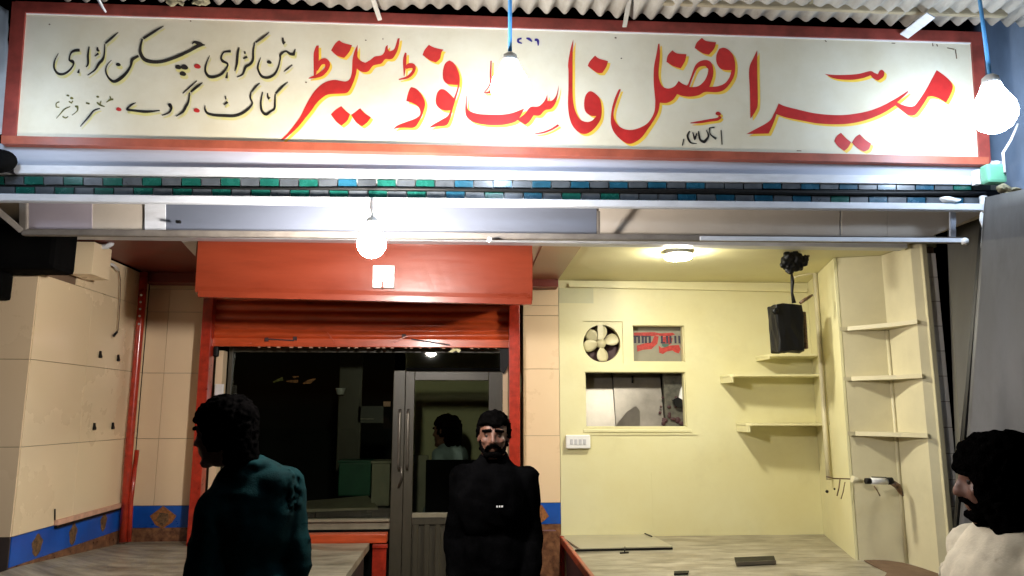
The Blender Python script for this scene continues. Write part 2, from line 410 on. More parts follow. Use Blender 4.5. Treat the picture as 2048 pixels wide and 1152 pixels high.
Z48 = 4.8
G1=(560,60); G2=(780,60); G3=(940,60); G4=(1200,60); G5=(1480,80); G6=(1640,80); G7=(100,40); G8=(330,40)
cnt = [0]
def poly_letter(name, g, polys, dx=24, dy=22, mred='letter', myel='lyellow'):
    for P in polys:
        holes = []
        if isinstance(P, dict): holes = [P['hole']]; P = P['outer']
        for (nm, mm, ox, oy, Y) in (('letter_shadow', myel, dx, dy, YS-.0006), (name, mred, 0, 0, YS-.0012)):
            bm = nb(); loops = []
            for Q in [P] + holes:
                c = catmull([tuple(q) for q in Q], True, 5)
                loops.append([at(g[0] + (x+ox)/Z48, g[1] + (y+oy)/Z48, Y) for x, y in c])
            flat = [v for L in loops for v in L]
            two = [[Vector((v.x, v.z, 0)) for v in L] for L in loops]
            vs = [bm.verts.new(v) for v in flat]
            for t in tessellate_polygon(two):
                try: bm.faces.new([vs[i] for i in t])
                except ValueError: pass
            obj(nm, bm, M[mm], sg)
def stroke_letter(name, strokes, mcol, myel=None, dx=14, dy=20, Yo=.0015, base=YS, parent=None, yw=1.0):
    lay = ([(myel, dx, dy, .0006, yw)] if myel else []) + [(mcol, 0, 0, Yo, 1.0)]
    for (mm, ox, oy, yo, wk) in lay:
        k = 0; nm = name if mm == mcol else 'letter_shadow'
        for g, P in strokes:
            bm = nb(); k += 1; Y = base - yo - k*.00001
            if len(P) == 1:
                x, y, r = P[0]
                n = 18; c = bm.verts.new(at(g[0]+(x+ox)/Z48, g[1]+(y+oy)/Z48, Y)); ring = []
                for i in range(n):
                    a = 2*math.pi*i/n; rr = r*(1 + .12*math.sin(2*a+.6)+.05*math.sin(3*a))*wk
                    ring.append(bm.verts.new(at(g[0]+(x+ox+rr*math.cos(a)*1.1)/Z48, g[1]+(y+oy+rr*math.sin(a)*.9)/Z48, Y)))
                for i in range(n): bm.faces.new((c, ring[i], ring[(i+1) % n]))
                obj(nm, bm, M[mm], parent or sg); continue
            c = catmull([tuple(q) for q in P], False, 6, 75); L = []; Rr = []
            for i, (x, y, wdt) in enumerate(c):
                a = c[max(0, i-1)]; b = c[min(len(c)-1, i+1)]
                tx, ty = b[0]-a[0], b[1]-a[1]; d = math.hypot(tx, ty) or 1; nx, ny = -ty/d, tx/d
                h = max(wdt, 3)*.5*wk + (1.0 if wk == 1 else 0)
                L.append(bm.verts.new(at(g[0]+(x+ox+nx*h)/Z48, g[1]+(y+oy+ny*h)/Z48, Y)))
                Rr.append(bm.verts.new(at(g[0]+(x+ox-nx*h)/Z48, g[1]+(y+oy-ny*h)/Z48, Y)))
            for i in range(len(L)-1): bm.faces.new((L[i], L[i+1], Rr[i+1], Rr[i]))
            obj(nm, bm, M[mm], parent or sg)

# red words, right to left
poly_letter('lettering', G5, [
 [(165,98),(166,300),(170,600),(150,680),(100,755),(95,500),(88,280),(130,170)],
 [(370,608),(430,635),(560,668),(700,700),(860,718),(1020,718),(1200,690),(1350,640),(1500,560),(1608,490),(1618,497),(1570,545),(1508,597),(1558,622),(1618,638),(1673,633),(1718,580),(1778,490),(1828,400),(1888,288),(1968,345),(2023,400),(2043,450),(2018,530),(1978,603),(1908,560),(1848,542),(1803,545),(1758,620),(1708,690),(1673,722),(1618,722),(1558,680),(1493,628),(1368,705),(1218,765),(1068,800),(918,810),(740,800),(600,775),(450,745),(350,712),(320,800),(275,898),(60,903),(140,860),(280,780),(330,700),(355,650)],
 [(812,325),(900,335),(1020,335),(1140,325),(1250,298),(1290,315),(1325,330),(1340,295),(1365,285),(1385,310),(1375,355),(1325,390),(1280,370),(1255,338),(1180,365),(1080,382),(960,378),(880,360)],
 [(970,890),(1010,935),(1066,980),(1040,1030),(1000,1065),(940,1020),(905,970),(930,920)],
 [(1150,905),(1200,955),(1258,995),(1235,1050),(1190,1072),(1130,1040),(1074,985),(1110,930)]])
poly_letter('lettering', G4, [
 {'outer': [(570,130),(575,250),(562,400),(570,480),(600,540),(655,562),(715,540),(755,488),(790,515),(830,532),(845,520),(880,430),(910,350),(950,305),(1010,288),(1060,305),(1085,360),(1085,440),(1050,545),(1130,540),(1200,510),(1245,450),(1262,385),(1200,385),(1150,365),(1118,310),(1118,240),(1145,180),(1190,170),(1240,195),(1280,250),(1298,330),(1290,430),(1250,510),(1190,575),(1120,597),(1010,595),(950,625),(870,640),(800,635),(740,615),(700,670),(640,700),(575,698),(560,780),(520,860),(460,950),(400,1030),(330,1080),(270,1092),(210,1060),(140,990),(105,900),(110,780),(140,660),(180,570),(200,568),(160,680),(132,780),(135,850),(170,910),(230,950),(310,958),(400,930),(470,880),(520,790),(530,690),(528,650),(515,500),(518,360),(540,240),(558,135)],
  'hole': [(858,546),(880,480),(920,390),(960,352),(1010,345),(1040,375),(1030,430),(1000,490),(950,535),(900,548)]},
 [(695,195),(740,225),(830,232),(815,300),(775,368),(700,345),(638,305),(650,245)],
 [(978,75),(1020,105),(1115,118),(1095,180),(1045,238),(980,220),(908,172),(930,120)]])
poly_letter('lettering', G3, [
 [(992,90),(985,250),(985,400),(985,600),(995,720),(1020,800),(1060,860),(1120,883),(1170,870),(1213,826),(1160,822),(1110,785),(1095,720),(1105,640),(1135,595),(1170,590),(1215,620),(1250,670),(1265,760),(1255,850),(1215,920),(1160,975),(1100,998),(1040,980),(985,920),(955,840),(940,720),(945,550),(945,400),(942,320),(965,180)],
 [(1200,245),(1240,275),(1325,298),(1310,350),(1270,412),(1215,408),(1130,345),(1150,300)],
 [(480,840),(530,800),(580,740),(650,735),(690,710),(720,670),(742,618),(745,680),(790,675),(830,620),(850,530),(848,590),(825,690),(780,755),(720,770),(670,820),(610,820),(570,880),(530,910),(490,885),(455,862)]])
poly_letter('lettering', G2, [
 [(738,628),(740,740),(770,780),(850,805),(950,812),(1080,812),(1180,795),(1290,752),(1225,865),(1120,905),(1000,915),(880,905),(790,880),(735,830),(722,760),(732,640)],
 [(372,142),(430,170),(515,188),(495,215),(480,275),(440,312),(380,290),(312,240),(330,195)],
 [(570,292),(610,315),(645,370),(668,450),(664,540),(630,665),(600,768),(575,860),(540,915),(460,925),(370,940),(420,905),(500,860),(555,825),(580,772),(520,772),(465,745),(438,690),(450,610),(480,572),(520,572),(560,600),(612,655),(640,580),(652,528),(600,525),(545,515),(510,470),(508,390),(530,320)]])
poly_letter('lettering', G1, [
 [(568,98),(610,125),(692,145),(665,210),(615,268),(545,245),(490,195),(530,130)],
 [(745,140),(745,210),(745,260),(775,295),(820,315),(870,285),(910,255),(970,245),(1000,215),(1015,160),(1035,145),(1035,180),(1050,205),(1090,190),(1110,150),(1130,80),(1150,78),(1140,150),(1120,215),(1085,270),(1050,282),(1010,280),(975,320),(930,332),(890,345),(850,395),(810,405),(770,395),(738,370),(730,420),(705,500),(670,575),(635,605),(560,612),(460,620),(400,655),(350,705),(300,775),(240,850),(170,935),(90,1010),(30,1055),(8,1052),(60,1005),(120,935),(190,840),(240,740),(290,650),(330,590),(390,530),(450,495),(520,480),(580,488),(630,495),(670,470),(690,400),(695,300),(710,220)],
 [(588,730),(630,775),(673,808),(645,870),(590,918),(540,880),(488,810),(530,770)],
 [(770,750),(810,795),(872,838),(840,885),(788,925),(735,890),(682,815),(720,790)],
 [(350,150),(372,148),(372,280),(362,350),(345,425),(325,440),(322,250),(335,185)],
 [(1200,215),(1215,220),(1212,330),(1195,440),(1188,440),(1180,290)],
 [(1260,548),(1310,565),(1360,620),(1393,700),(1375,790),(1340,870),(1290,935),(1200,938),(1130,942),(1083,955),(1130,915),(1220,880),(1290,855),(1340,820),(1345,770),(1320,730),(1270,700),(1212,682),(1225,620),(1245,565)]])
stroke_letter('lettering', [
 (G1,[(352,388,20),(385,318,44),(430,300,56),(458,330,44),(445,375,36),(400,420,42),(345,445,28),(275,464,6)]),
 (G1,[(1208,368,20),(1235,345,45),(1275,345,44),(1288,375,28),(1265,420,26),(1220,455,22),(1140,476,6)]),
 (G3,[(625,995,6),(700,985,14),(780,955,16),(850,912,18)]),
 (G2,[(970,295,10),(965,420,14),(962,520,12),(905,600,6)]),
 (G2,[(965,520,10),(1000,470,24),(1050,480,26),(1040,540,22),(980,590,22),(905,605,6)]),
 (G4,[(868,893,4),(950,885,20),(1040,870,24),(1130,855,26),(1155,828,26)]), (G4,[(1135,803,22)]),
 ], 'letter', 'lyellow', 20, 20, .0016)
stroke_letter('small_lettering', [
 (G7,[(80,320,4),(45,390,12),(40,460,16),(75,512,22),(130,518,22),(190,480,16),(225,425,14),(215,398,30),(185,382,14),(195,330,12),(225,298,22),(285,290,26)]),
 (G7,[(280,470,4),(270,510,24)]), (G7,[(375,255,10),(365,340,18),(365,420,16),(345,452,6)]),
 (G7,[(455,260,10),(458,290,22),(475,295,8)]), (G7,[(430,348,8),(465,320,20)]),
 (G7,[(655,118,6),(600,165,20),(530,225,16)]), (G7,[(525,230,8),(520,330,12),(505,380,24),(468,420,26),(430,480,14),(360,530,6)]),
 (G7,[(1090,58,6),(1000,110,22),(895,178,22)]), (G7,[(885,180,16),(868,260,22),(870,320,30),(910,380,34),(1000,402,32),(1100,392,30),(1220,350,30),(1330,300,28),(1420,250,32),(1488,238,6)]),
 (G7,[(1365,228,8),(1390,212,22),(1440,230,34),(1470,238,8)]),
 (G7,[(850,345,22),(790,380,30),(775,440,18),(730,510,26),(670,565,32),(610,590,26),(560,550,16),(535,490,12),(550,430,8),(590,385,4)]),
 (G7,[(655,427,20)]), (G7,[(1232,452,26)]), (G7,[(1290,452,30)]), (G7,[(1275,515,27)]),
 (G8,[(920,360,4),(895,430,12),(895,480,16),(930,540,22),(990,552,26),(1050,520,20),(1085,460,14),(1105,380,12),(1110,330,22),(1160,300,16),(1200,325,24),(1235,330,26),(1250,280,10)]),
 (G8,[(1000,405,20)]), (G8,[(1130,170,14),(1135,210,24),(1150,225,34)]), (G8,[(1140,495,5),(1180,465,14),(1222,430,5)]),
 (G8,[(1000,118,6),(940,165,20),(870,215,16)]), (G8,[(862,215,10),(848,290,16),(845,380,20),(815,425,22),(775,450,24),(745,520,16),(690,548,6)]),
 (G8,[(765,300,10),(768,325,18)]), (G8,[(750,370,14),(790,352,22)]), (G8,[(712,262,12),(698,320,22),(690,420,20),(670,490,6)]),
 (G8,[(430,340,4),(395,420,12),(388,490,18),(420,540,26),(480,545,26),(545,515,22),(590,460,16),(600,420,16),(555,395,24),(540,360,14),(565,310,14),(632,300,22)]),
 (G8,[(600,500,4),(590,560,24)]),
 (G8,[(1180,595,6),(1120,645,20),(1062,705,16)]), (G8,[(1058,710,8),(1055,790,16),(1050,850,18),(1010,880,18),(970,905,26),(930,870,22),(920,790,14),(938,690,8)]),
 (G8,[(985,700,8),(988,740,18),(1005,755,28)]),
 (G8,[(910,605,8),(870,640,20),(830,690,12)]), (G8,[(825,690,10),(820,750,16),(838,800,14),(800,850,22),(740,895,26),(660,920,26),(560,918,26),(470,912,24),(410,895,22),(385,860,14),(385,820,5)]),
 (G8,[(565,815,10),(600,785,26)]), (G8,[(580,730,12),(585,762,12)]),
 (G7,[(1410,585,6),(1340,645,12),(1275,705,6)]), (G7,[(1465,600,6),(1410,640,24),(1350,690,16)]),
 (G7,[(1340,695,10),(1330,780,16),(1305,830,24),(1275,880,22),(1210,925,6)]),
 (G7,[(1135,820,20),(1150,815,36),(1165,850,20),(1140,890,14),(1075,915,8)]),
 (G7,[(825,793,4),(780,815,18),(745,845,14),(740,860,20),(830,872,22),(930,880,24),(1055,868,8)]),
 (G7,[(480,848,8),(420,870,14),(370,930,14),(290,1022,6)]),
 ], 'lblack', 'lyellow2', 14, 26, yw=1.25)
stroke_letter('small_lettering', [
 (G7,[(458,737,12)]), (G7,[(345,795,14),(380,805,16)]), (G7,[(540,790,6),(580,765,16),(608,762,16)]), (G7,[(575,730,6),(585,765,10)]),
 (G7,[(450,790,8),(480,815,16),(525,832,6)]), (G7,[(490,775,6),(480,810,10)]),
 (G7,[(90,785,8),(60,800,8),(60,835,10),(90,840,6)]), (G7,[(172,725,12)]), (G7,[(208,750,14)]), (G7,[(180,780,10),(205,798,10),(220,775,8)]),
 (G7,[(195,830,6),(140,855,12),(100,900,8),(60,945,4)]), (G7,[(120,925,12),(150,940,12),(175,925,8)]), (G7,[(240,830,16),(262,830,20),(262,870,10),(210,915,5)])], 'lolive')
stroke_letter('small_lettering', [(G7,[(1415,445,27)]), (G7,[(660,857,22)]), (G7,[(1408,868,25)])], 'letter')
stroke_letter('handwriting', [
 (G4,[(790,1110,8),(805,1045,8)]), (G4,[(860,970,10),(840,1020,18),(870,1080,14),(930,1090,4)]), (G4,[(890,980,8),(910,1050,18),(930,990,8)]),
 (G4,[(945,970,8),(960,1050,18),(1000,1075,26),(1040,1020,14),(1020,960,6)]), (G4,[(1100,935,10),(1050,940,10),(1060,1000,8),(1115,1045,22)]), (G4,[(1162,960,8),(1172,1100,8)])], 'lblack')
stroke_letter('handwriting', [(G3,[(495,80,14),(462,90,18),(465,115,18),(500,128,8)]), (G3,[(540,78,10),(570,88,24),(595,112,10)]), (G3,[(620,95,20),(650,100,24),(655,150,8)])], 'lblue')
# small nails and marks on the board
stroke_letter('nail_marks', [(G7,[(-5,42,8)]), (G7,[(1350,10,7)]), (G1,[(823,98,7)]), (G1,[(988,78,4),(988,92,8)]), (G1,[(250,503,8)]), (G4,[(205,272,7)]), (G4,[(150,75,9)]),
  (G5,[(815,2,6),(830,18,8)]), (G5,[(1455,30,6),(1490,32,6)]), (G5,[(545,1063,5),(590,1064,5)]), (G6,[(1220,75,6),(1290,90,8)]), (G6,[(1300,90,8),(1312,180,8)]), (G6,[(1080,30,6),(1085,60,10)]), (G6,[(1120,40,10),(1130,62,8)])], 'motif')

# ------------------------------------------------------------------ corrugated roof above the sign
bm = nb(); nx = 520; x0, x1 = -1.95, 3.0
cols_ = []
for i in range(nx+1):
    x = x0 + (x1-x0)*i/nx; row = []
    pitch = .088
    for j, y in enumerate((2.0, 2.5, 2.9, 3.2, 3.36+.012*math.sin(x*9))):
        amp = .016 + .004*math.sin(x*3.1)
        zl_ = at(250,2,3.36); zr_ = at(1900,52,3.36)
        z = zl_.z + .014 + (zr_.z-zl_.z)*(x-zl_.x)/(zr_.x-zl_.x) + amp*math.sin(2*math.pi*(x + (y-3)*.10)/pitch) + .006*math.sin(x*5+y*4) + (3.36-y)*.06
        row.append((x, y, z))
    cols_.append(row)
for lay, dz in ((0, 0), (1, .007)):
    V = [[bm.verts.new((p[0], p[1], p[2]+dz)) for p in r] for r in cols_]
    for i in range(nx):
        for j in range(4): bm.faces.new((V[i][j], V[i+1][j], V[i+1][j+1], V[i][j+1])).smooth = True
    if lay == 0: V0 = V
for i in range(nx):
    bm.faces.new((V0[i][4], V0[i+1][4], V[i+1][4], V[i][4]))
    bm.faces.new((V0[i][0], V0[i+1][0], V[i+1][0], V[i][0]))
tag(obj('corrugated_roof_sheet', bm, M['roof']), 'dusty corrugated roofing sheet hanging over the top of the signboard', 'roof sheet')
bm = nb(); beam(bm, at(1325,2,3.26), at(2012,28,3.26), .035, .030, (0,1,0))
tag(obj('roof_purlin', bm, M['beam']), 'beige painted beam under the corrugated roof at the upper right', 'beam')
for (a, b, wdt, lab) in (((740,-20),(760,40),.022,'thin pale bracket strip on the sign top, left of the hanging bulb'),
                   ((1262,-20),(1249,54),.022,'thin pale bracket strip on the sign top, right of the hanging bulb'),
                   ((1862,30),(1808,72),.05,'wide pale bracket plank on the sign top near the right corner'),
                   ((190,-14),(208,20),.03,'short torn pale bracket at the left end of the sign top')):
    bm = nb(); p = at(*a, 3.20); q = at(*b, 3.375); beam(bm, p, q, wdt, .008, (0,1,.3))
    tag(obj('roof_bracket', bm, M['whitemetal'] if wdt != .022 else M['roof']), lab, 'bracket', 'brackets holding the roof to the sign')
# rubble / leaves on beam
random.seed(11)
bm = nb()
for i in range(90):
    px = random.uniform(1560, 1985) if i < 70 else random.uniform(330, 420)
    py = random.uniform(-8, 7)
    c = at(px, py, 3.24); r = random.uniform(.008, .022)
    t = bmesh.ops.create_icosphere(bm, subdivisions=1, radius=r, matrix=Matrix.Translation(c) @ Matrix.Rotation(random.random()*6, 4, 'X') @ Matrix.Diagonal((random.uniform(.7,1.6), 1, random.uniform(.5,1), 1)))
    for v in t['verts']: v.co += Vector([random.uniform(-.004,.004) for _ in range(3)])
tag(obj('stone_rubble', bm, M['rubble']), 'loose stone rubble lying along the beam at the top edge', 'rubble', kind='stuff')
bm = nb(); bmesh.ops.create_icosphere(bm, subdivisions=3, radius=.03, matrix=Matrix.Translation(at(1918,4,3.23)) @ Matrix.Diagonal((1.3,.7,1,1)))
for v in bm.verts: v.co += noise.noise_vector(v.co*30)*.012
tag(obj('green_rag', bm, M['rubblegreen'], smooth=True), 'small dark green rag stuffed among the rubble at the top right', 'rag')

# ------------------------------------------------------------------ lamps
def bulb(name, label, c, r, em, rodto=None, rodmat='rod', group='lit bulbs of the shop front'):
    t = thing(name, label, 'light bulb', c, group)
    bm = nb(); lathe(bm, [(.001,-r*1.0),(r*.35,-r*.94),(r*.7,-r*.72),(r*.95,-r*.3),(r,0),(r*.92,r*.4),(r*.68,r*.8),(r*.5,r*1.15),(r*.42,r*1.4)], c); obj('glass_bulb', bm, em, t, True)
    bm = nb(); lathe(bm, [(r*.40,r*1.41),(r*.40,r*1.45),(r*.36,r*1.75),(r*.18,r*1.9)], c); obj('socket', bm, M['white'], t)
    if rodto is not None:
        bm = nb(); tube(bm, [Vector(c)+Vector((0,0,r*1.85)), rodto], .0085, 10); obj('hanging_rod', bm, M[rodmat], t)
    return t
c = at(1020,175,2.86); bulb('hanging_bulb', 'glowing white bulb on a blue rod in front of the sign centre', c, .080, EM_B, Vector((c.x, c.y, 3.75)))
c = at(1988,225,3.02); bulb('hanging_bulb', 'glowing white bulb at the right end of the sign', c, .095, EM_B, Vector((c.x-.012, c.y, 3.75)))
c = at(-45,185,3.02); bulb('hanging_bulb', 'glowing bulb just beyond the left end of the sign', c, .06, EM_L, Vector((c.x, c.y, 3.75)))
c = at(743,488,3.02); bulb('bay_bulb', 'glowing white bulb below the canopy in front of the red shutter box', c, .060, EM_Y, at(743,402,3.37), 'white')
# round ceiling lamp
c = at(1356,504,4.58)
t = thing('round_ceiling_lamp', 'round white surface lamp lit under the yellow ceiling', 'ceiling lamp', c)
bm = nb(); lathe(bm, [(.02,ZC-c.z-.001),(.080,ZC-c.z-.001),(.082,ZC-c.z-.03),(.084,-.010),(.094,-.012),(.094,-.021),(.02,-.021)], c); obj('housing', bm, M['white'], t, False)
bm = nb(); lathe(bm, [(.083,-.0215),(.088,-.024),(.088,-.034),(.080,-.044),(.05,-.050),(.001,-.051)], c); obj('diffuser', bm, EM_D, t, True)
# emissive square panel set at the bright patch on the shutter box
t = thing('glowing_square_panel', 'small square white panel glowing on the red shutter box', 'lamp', at(768,555,4.335))
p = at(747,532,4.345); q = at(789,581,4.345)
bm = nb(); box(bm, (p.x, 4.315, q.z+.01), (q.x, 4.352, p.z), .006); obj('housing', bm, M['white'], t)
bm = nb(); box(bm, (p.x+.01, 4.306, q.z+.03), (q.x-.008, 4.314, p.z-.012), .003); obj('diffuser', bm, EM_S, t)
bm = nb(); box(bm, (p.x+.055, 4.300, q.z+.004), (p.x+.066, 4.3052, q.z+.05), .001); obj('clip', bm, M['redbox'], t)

# ------------------------------------------------------------------ awning frame below the slab edge
aw = thing('awning_frame', 'white metal awning frame with two long bars under the tile strip', 'awning frame', (.1, 3.42, 2.5))
bm = nb(); beam(bm, at(-40,396,3.385), at(1976,416,3.385), .034, .036); obj('upper_bar', bm, M['whitemetal'], aw)
bm = nb(); beam(bm, at(46,465,3.50), at(1930,481,3.50), .030, .030); obj('lower_bar', bm, M['barbrown'], aw)
bm = nb(); beam(bm, at(1400,477,3.46), at(1934,481,3.46), .012, .022); obj('lower_bar_cover', bm, M['whitemetal'], aw)
bm = nb(); beam(bm, at(48,402,3.45), at(48,466,3.50), .034, .022, (0,1,0)); obj('end_strut', bm, M['barbrown'], aw)
bm = nb(); beam(bm, at(-30,400,3.40), at(44,462,3.49), .026, .020, (0,1,0)); obj('diagonal_strut', bm, M['barbrown'], aw)
bm = nb(); beam(bm, at(1197,422,3.45), at(1197,472,3.50), .014, .012, (0,1,0)); obj('hanger', bm, M['barbrown'], aw)
bm = nb(); beam(bm, at(1905,424,3.50), at(1905,478,3.50), .030, .014, (0,1,0)); obj('end_strut', bm, M['paleblue'], aw)
bm = nb(); beam(bm, at(1966,392,3.38), at(1970,424,3.38), .030, .024, (0,1,0)); obj('end_cap', bm, M['white'], aw)
bm = nb(); lathe(bm, [(.006,-.016),(.012,-.014),(.013,0),(.012,.014),(.006,.016)], at(979,480,3.46), 12, 'Y'); obj('bolt', bm, M['white'], aw)
bm = nb(); lathe(bm, [(.004,-.01),(.016,-.012),(.018,.01),(.010,.02)], at(1930,484,3.45), 12); obj('end_knob', bm, M['white'], aw)
bm = nb(); box(bm, at(351,440,3.49), at(361,446,3.50)+Vector((0,.01,0)), .001); obj('clip', bm, M['black'], aw)

# ------------------------------------------------------------------ left tiled side wall and front pier
XL = -2.4
def tiled(bm, horiz, vert, place, th=.008, gap=.0025, bev=.0015):
    """slabs between joint coordinates; place(u0,u1,v0,v1) -> two corners"""
    for a, b in zip(vert, vert[1:]):
        for c_, d in zip(horiz, horiz[1:]):
            p, q = place(a+gap/2, b-gap/2, c_+gap/2, d-gap/2); box(bm, p, q, bev)
lw = thing('tiled_side_wall', 'cream tiled side wall at the left with a blue band at its foot', 'wall', (XL, 5, 0))
bm = nb()
prism(bm, [Vector((XL-.012,4.262,.16)), Vector((XL-.012,5.69,.16)), Vector((XL-.012,5.69,2.61)), Vector((XL-.012,4.66,2.61)), Vector((XL-.012,4.50,2.40)), Vector((XL-.012,4.262,2.376))], (-.14,0,0))
obj('wall_core', bm, M['grout'], lw)
bm = nb(); hz = [.942, 1.411, 1.886, 2.37]
tiled(bm, hz, [4.262, 4.87, 5.69], lambda u0,u1,v0,v1: ((XL-.010,u0,v0),(XL,u1,v1)))
tiled(bm, [2.37, 2.615], [4.66, 5.30, 5.69], lambda u0,u1,v0,v1: ((XL-.010,u0,v0),(XL,u1,v1)))
obj('cream_tiles', bm, M['tile'], lw)
bm = nb(); tiled(bm, [.784, .940], [4.262, 4.90, 5.69], lambda u0,u1,v0,v1: ((XL-.010,u0,v0),(XL+.001,u1,v1)), gap=.001); obj('blue_band', bm, M['bluetile'], lw)
bm = nb(); box(bm, (XL-.010,4.262,.3), (XL-.001,5.69,.783), .001); obj('granite_skirting', bm, M['granite'], lw)
for px, py, hh, wd in ((74,1090,.062,.060),(146,1068,.066,.052),(207,1044,.06,.050)):
    cc = atx(px, py, XL+.001)
    P = [Vector((cc.x, cc.y+math.cos(a)*wd*(.9+.15*math.sin(5*a))*.95, cc.z+math.sin(a)*hh*(.92+.1*math.cos(4*a)))) for a in [2*math.pi*k/20 for k in range(20)]]
    bm = nb(); prism(bm, P, (.0015,0,0)); obj('diamond_motif', bm, M['motif'], lw)
fp = thing('tiled_front_pier', 'shaded cream tiled pier face at the far left edge', 'pier', (-2.7, 4.25, 0))
bm = nb(); box(bm, (-3.4,4.262,.16), (XL-.155,4.45,2.61), .002); obj('pier_core', bm, M['grout'], fp)
bm = nb(); tiled(bm, [1.411, 1.886, 2.37, 2.61], [-3.4, XL-.001], lambda u0,u1,v0,v1: ((u0,4.250,v0),(u1,4.2605,v1))); obj('cream_tiles', bm, M['tile2'], fp)
bm = nb(); tiled(bm, [.942, 1.411], [-3.4, XL-.001], lambda u0,u1,v0,v1: ((u0,4.250,v0),(u1,4.2605,v1))); obj('worn_tiles', bm, M['tile2'], fp)
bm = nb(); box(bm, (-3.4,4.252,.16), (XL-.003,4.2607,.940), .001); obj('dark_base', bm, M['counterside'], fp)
# tile clad drop column beside the notch and added dark block
t = thing('tiled_drop_column', 'short tiled column end hanging under the canopy above the left wall', 'column', (XL, 4.5, 2.4))
p = at(143,470,4.50); q = at(180,548,4.50)
bm = nb(); box(bm, (p.x, 4.50, q.z), (q.x+.01, 4.72, 2.61), .002); obj('tile_face', bm, M['tile'], t)
t = thing('dark_corner_block', 'black block filling the dark area at the far left', 'box', (-2.6, 4.1, 2.3))  # added black block, stands in for the dark area above the pier
a = at(-60,462,4.1); b = at(128,545,4.1)
bm = nb(); box(bm, (a.x, 4.0, b.z), (b.x, 4.22, 2.60), .03); obj('case', bm, M['blackm'], t)
a = at(-5,548,4.1); b = at(46,598,4.1)
bm = nb(); box(bm, (at(32,0,4.1).x, 4.08, b.z), (at(70,0,4.1).x, 4.20, a.z+.02), .02); obj('lower_block', bm, M['blackm'], t)
# batten, pin, hooks, wires
t = thing('wall_batten', 'chipped pinkish batten resting over the blue band on the left wall', 'batten', atx(180,1025,XL))
p = atx(112,1046,XL+.012); q = atx(243,1010,XL+.012)
bm = nb(); beam(bm, p, q, .022, .030); obj('strip', bm, M['batten'], t)
bm = nb(); beam(bm, p+Vector((0,0,-.024)), q+Vector((0,0,-.022)), .02, .014); obj('painted_gap_shade', bm, M['black'], t)  # black strip put in as the shade of the gap below
bm = nb(); tube(bm, [atx(110,1018,XL+.006), atx(110,1040,XL+.006)], .004, 8); tag(obj('nail', bm, M['black']), 'long dark nail standing above the pinkish batten on the left wall', 'nail')
for px, py, lab in ((199,709,'black hook on the left wall, upper left of four'), (235,716,'black hook on the left wall, upper right of four'), (187,853,'black hook on the left wall, lower left of four'), (224,852,'black hook on the left wall, lower right of four')):
    cc = atx(px, py, XL+.002); s = .018
    bm = nb(); prism(bm, [cc+Vector((0,-.35*s,1.3*s)), cc+Vector((0,.1*s,1.3*s)), cc+Vector((0,.3*s,.2*s)), cc+Vector((0,1.0*s,-.5*s)), cc+Vector((0,.9*s,-1.2*s)), cc+Vector((0,-.5*s,-1.2*s))], (.012,0,0))
    tag(obj('wall_hook', bm, M['black']), lab, 'hook', 'black hooks on the left wall')
t = thing('wall_socket_cable', 'small white hook fitting with a dark wire hanging down the left wall', 'cable', atx(222,540,XL))
bm = nb(); tube(bm, [atx(*p, XL+.02) for p in ((210,552),(208,538),(214,527),(226,530),(236,540))], .012, 10); obj('white_fitting', bm, M['white'], t)
bm = nb(); tube(bm, [atx(*p, XL+.02) for p in ((212,527),(226,534),(238,542),(241,560),(240,600),(238,640),(236,660),(228,674))], .0035, 8); obj('wire', bm, M['motif'], t)
bm = nb(); tube(bm, [atx(*p, XL+.03) for p in ((227,672),(234,664))], .008, 8); obj('plug', bm, M['black'], t)
bm = nb(); P = [at(*p, 4.6) for p in ((226,430),(226,478),(222,488),(214,493),(192,494))]; tube(bm, P, .017, 12)
tag(obj('pipe_bend', bm, M['whitemetal'], smooth=True), 'white pipe bend coming down under the canopy at the left', 'pipe')
# red pole in the corner
rp_ = thing('red_corner_pipe', 'red painted pipe pair in the corner of the left bay', 'pipe', (-2.33, 5.5, .7))
bm = nb(); tube(bm, [atx(*p, XL+.045) for p in ((288,545),(280,650),(258,900),(246,1083))], .028, 14); obj('pipe', bm, M['redpole'], rp_)
bm = nb(); tube(bm, [atx(*p, XL+.08) for p in ((274,900),(262,1000),(258,1083))], .016, 12); obj('thin_pipe', bm, M['redpole'], rp_)
bm = nb()
for py in (590, 604, 618, 632, 648):
    bmesh.ops.create_icosphere(bm, subdivisions=1, radius=.009, matrix=Matrix.Translation(atx(286-(py-545)*.08, py, XL+.078)))
obj('paint_chips', bm, M['joint'], rp_)

# ------------------------------------------------------------------ back wall strips
XO0, XO1 = -1.915, .40     # shop opening
def strip(name, label, x0, x1, joints, vx, granite_top, mt):
    t = thing(name, label, 'wall', ((x0+x1)/2, YB, 0))
    bm = nb(); box(bm, (x0, YB+.012, .16), (x1, YB+.2, ZC+.1), .002); obj('wall_core', bm, M['grout'], t)
    bm = nb(); tiled(bm, joints, vx, lambda u0,u1,v0,v1: ((u0, YB, v0), (u1, YB+.011, v1))); obj('cream_tiles', bm, M[mt], t)
    bm = nb(); box(bm, (x0, YB-.001, .775), (x1, YB+.0115, .926), .001); obj('blue_band', bm, M['bluetile'], t)
    bm = nb(); box(bm, (x0, YB, .16), (x1, YB+.0115, .773), .001); obj('granite_skirting', bm, M['granite'], t)
    return t
jn = [.928, 1.405, 1.885, 2.345, 2.52, 2.62]
ls = strip('left_tiled_wall', 'cream tiled wall strip between the red pipe and the left shutter rail', -2.4, XO0-.002, jn, [-2.4, -2.245, XO0-.002], .77, 'tile2')
cc = at(325,1034,YB-.001); bm = nb(); d = .078
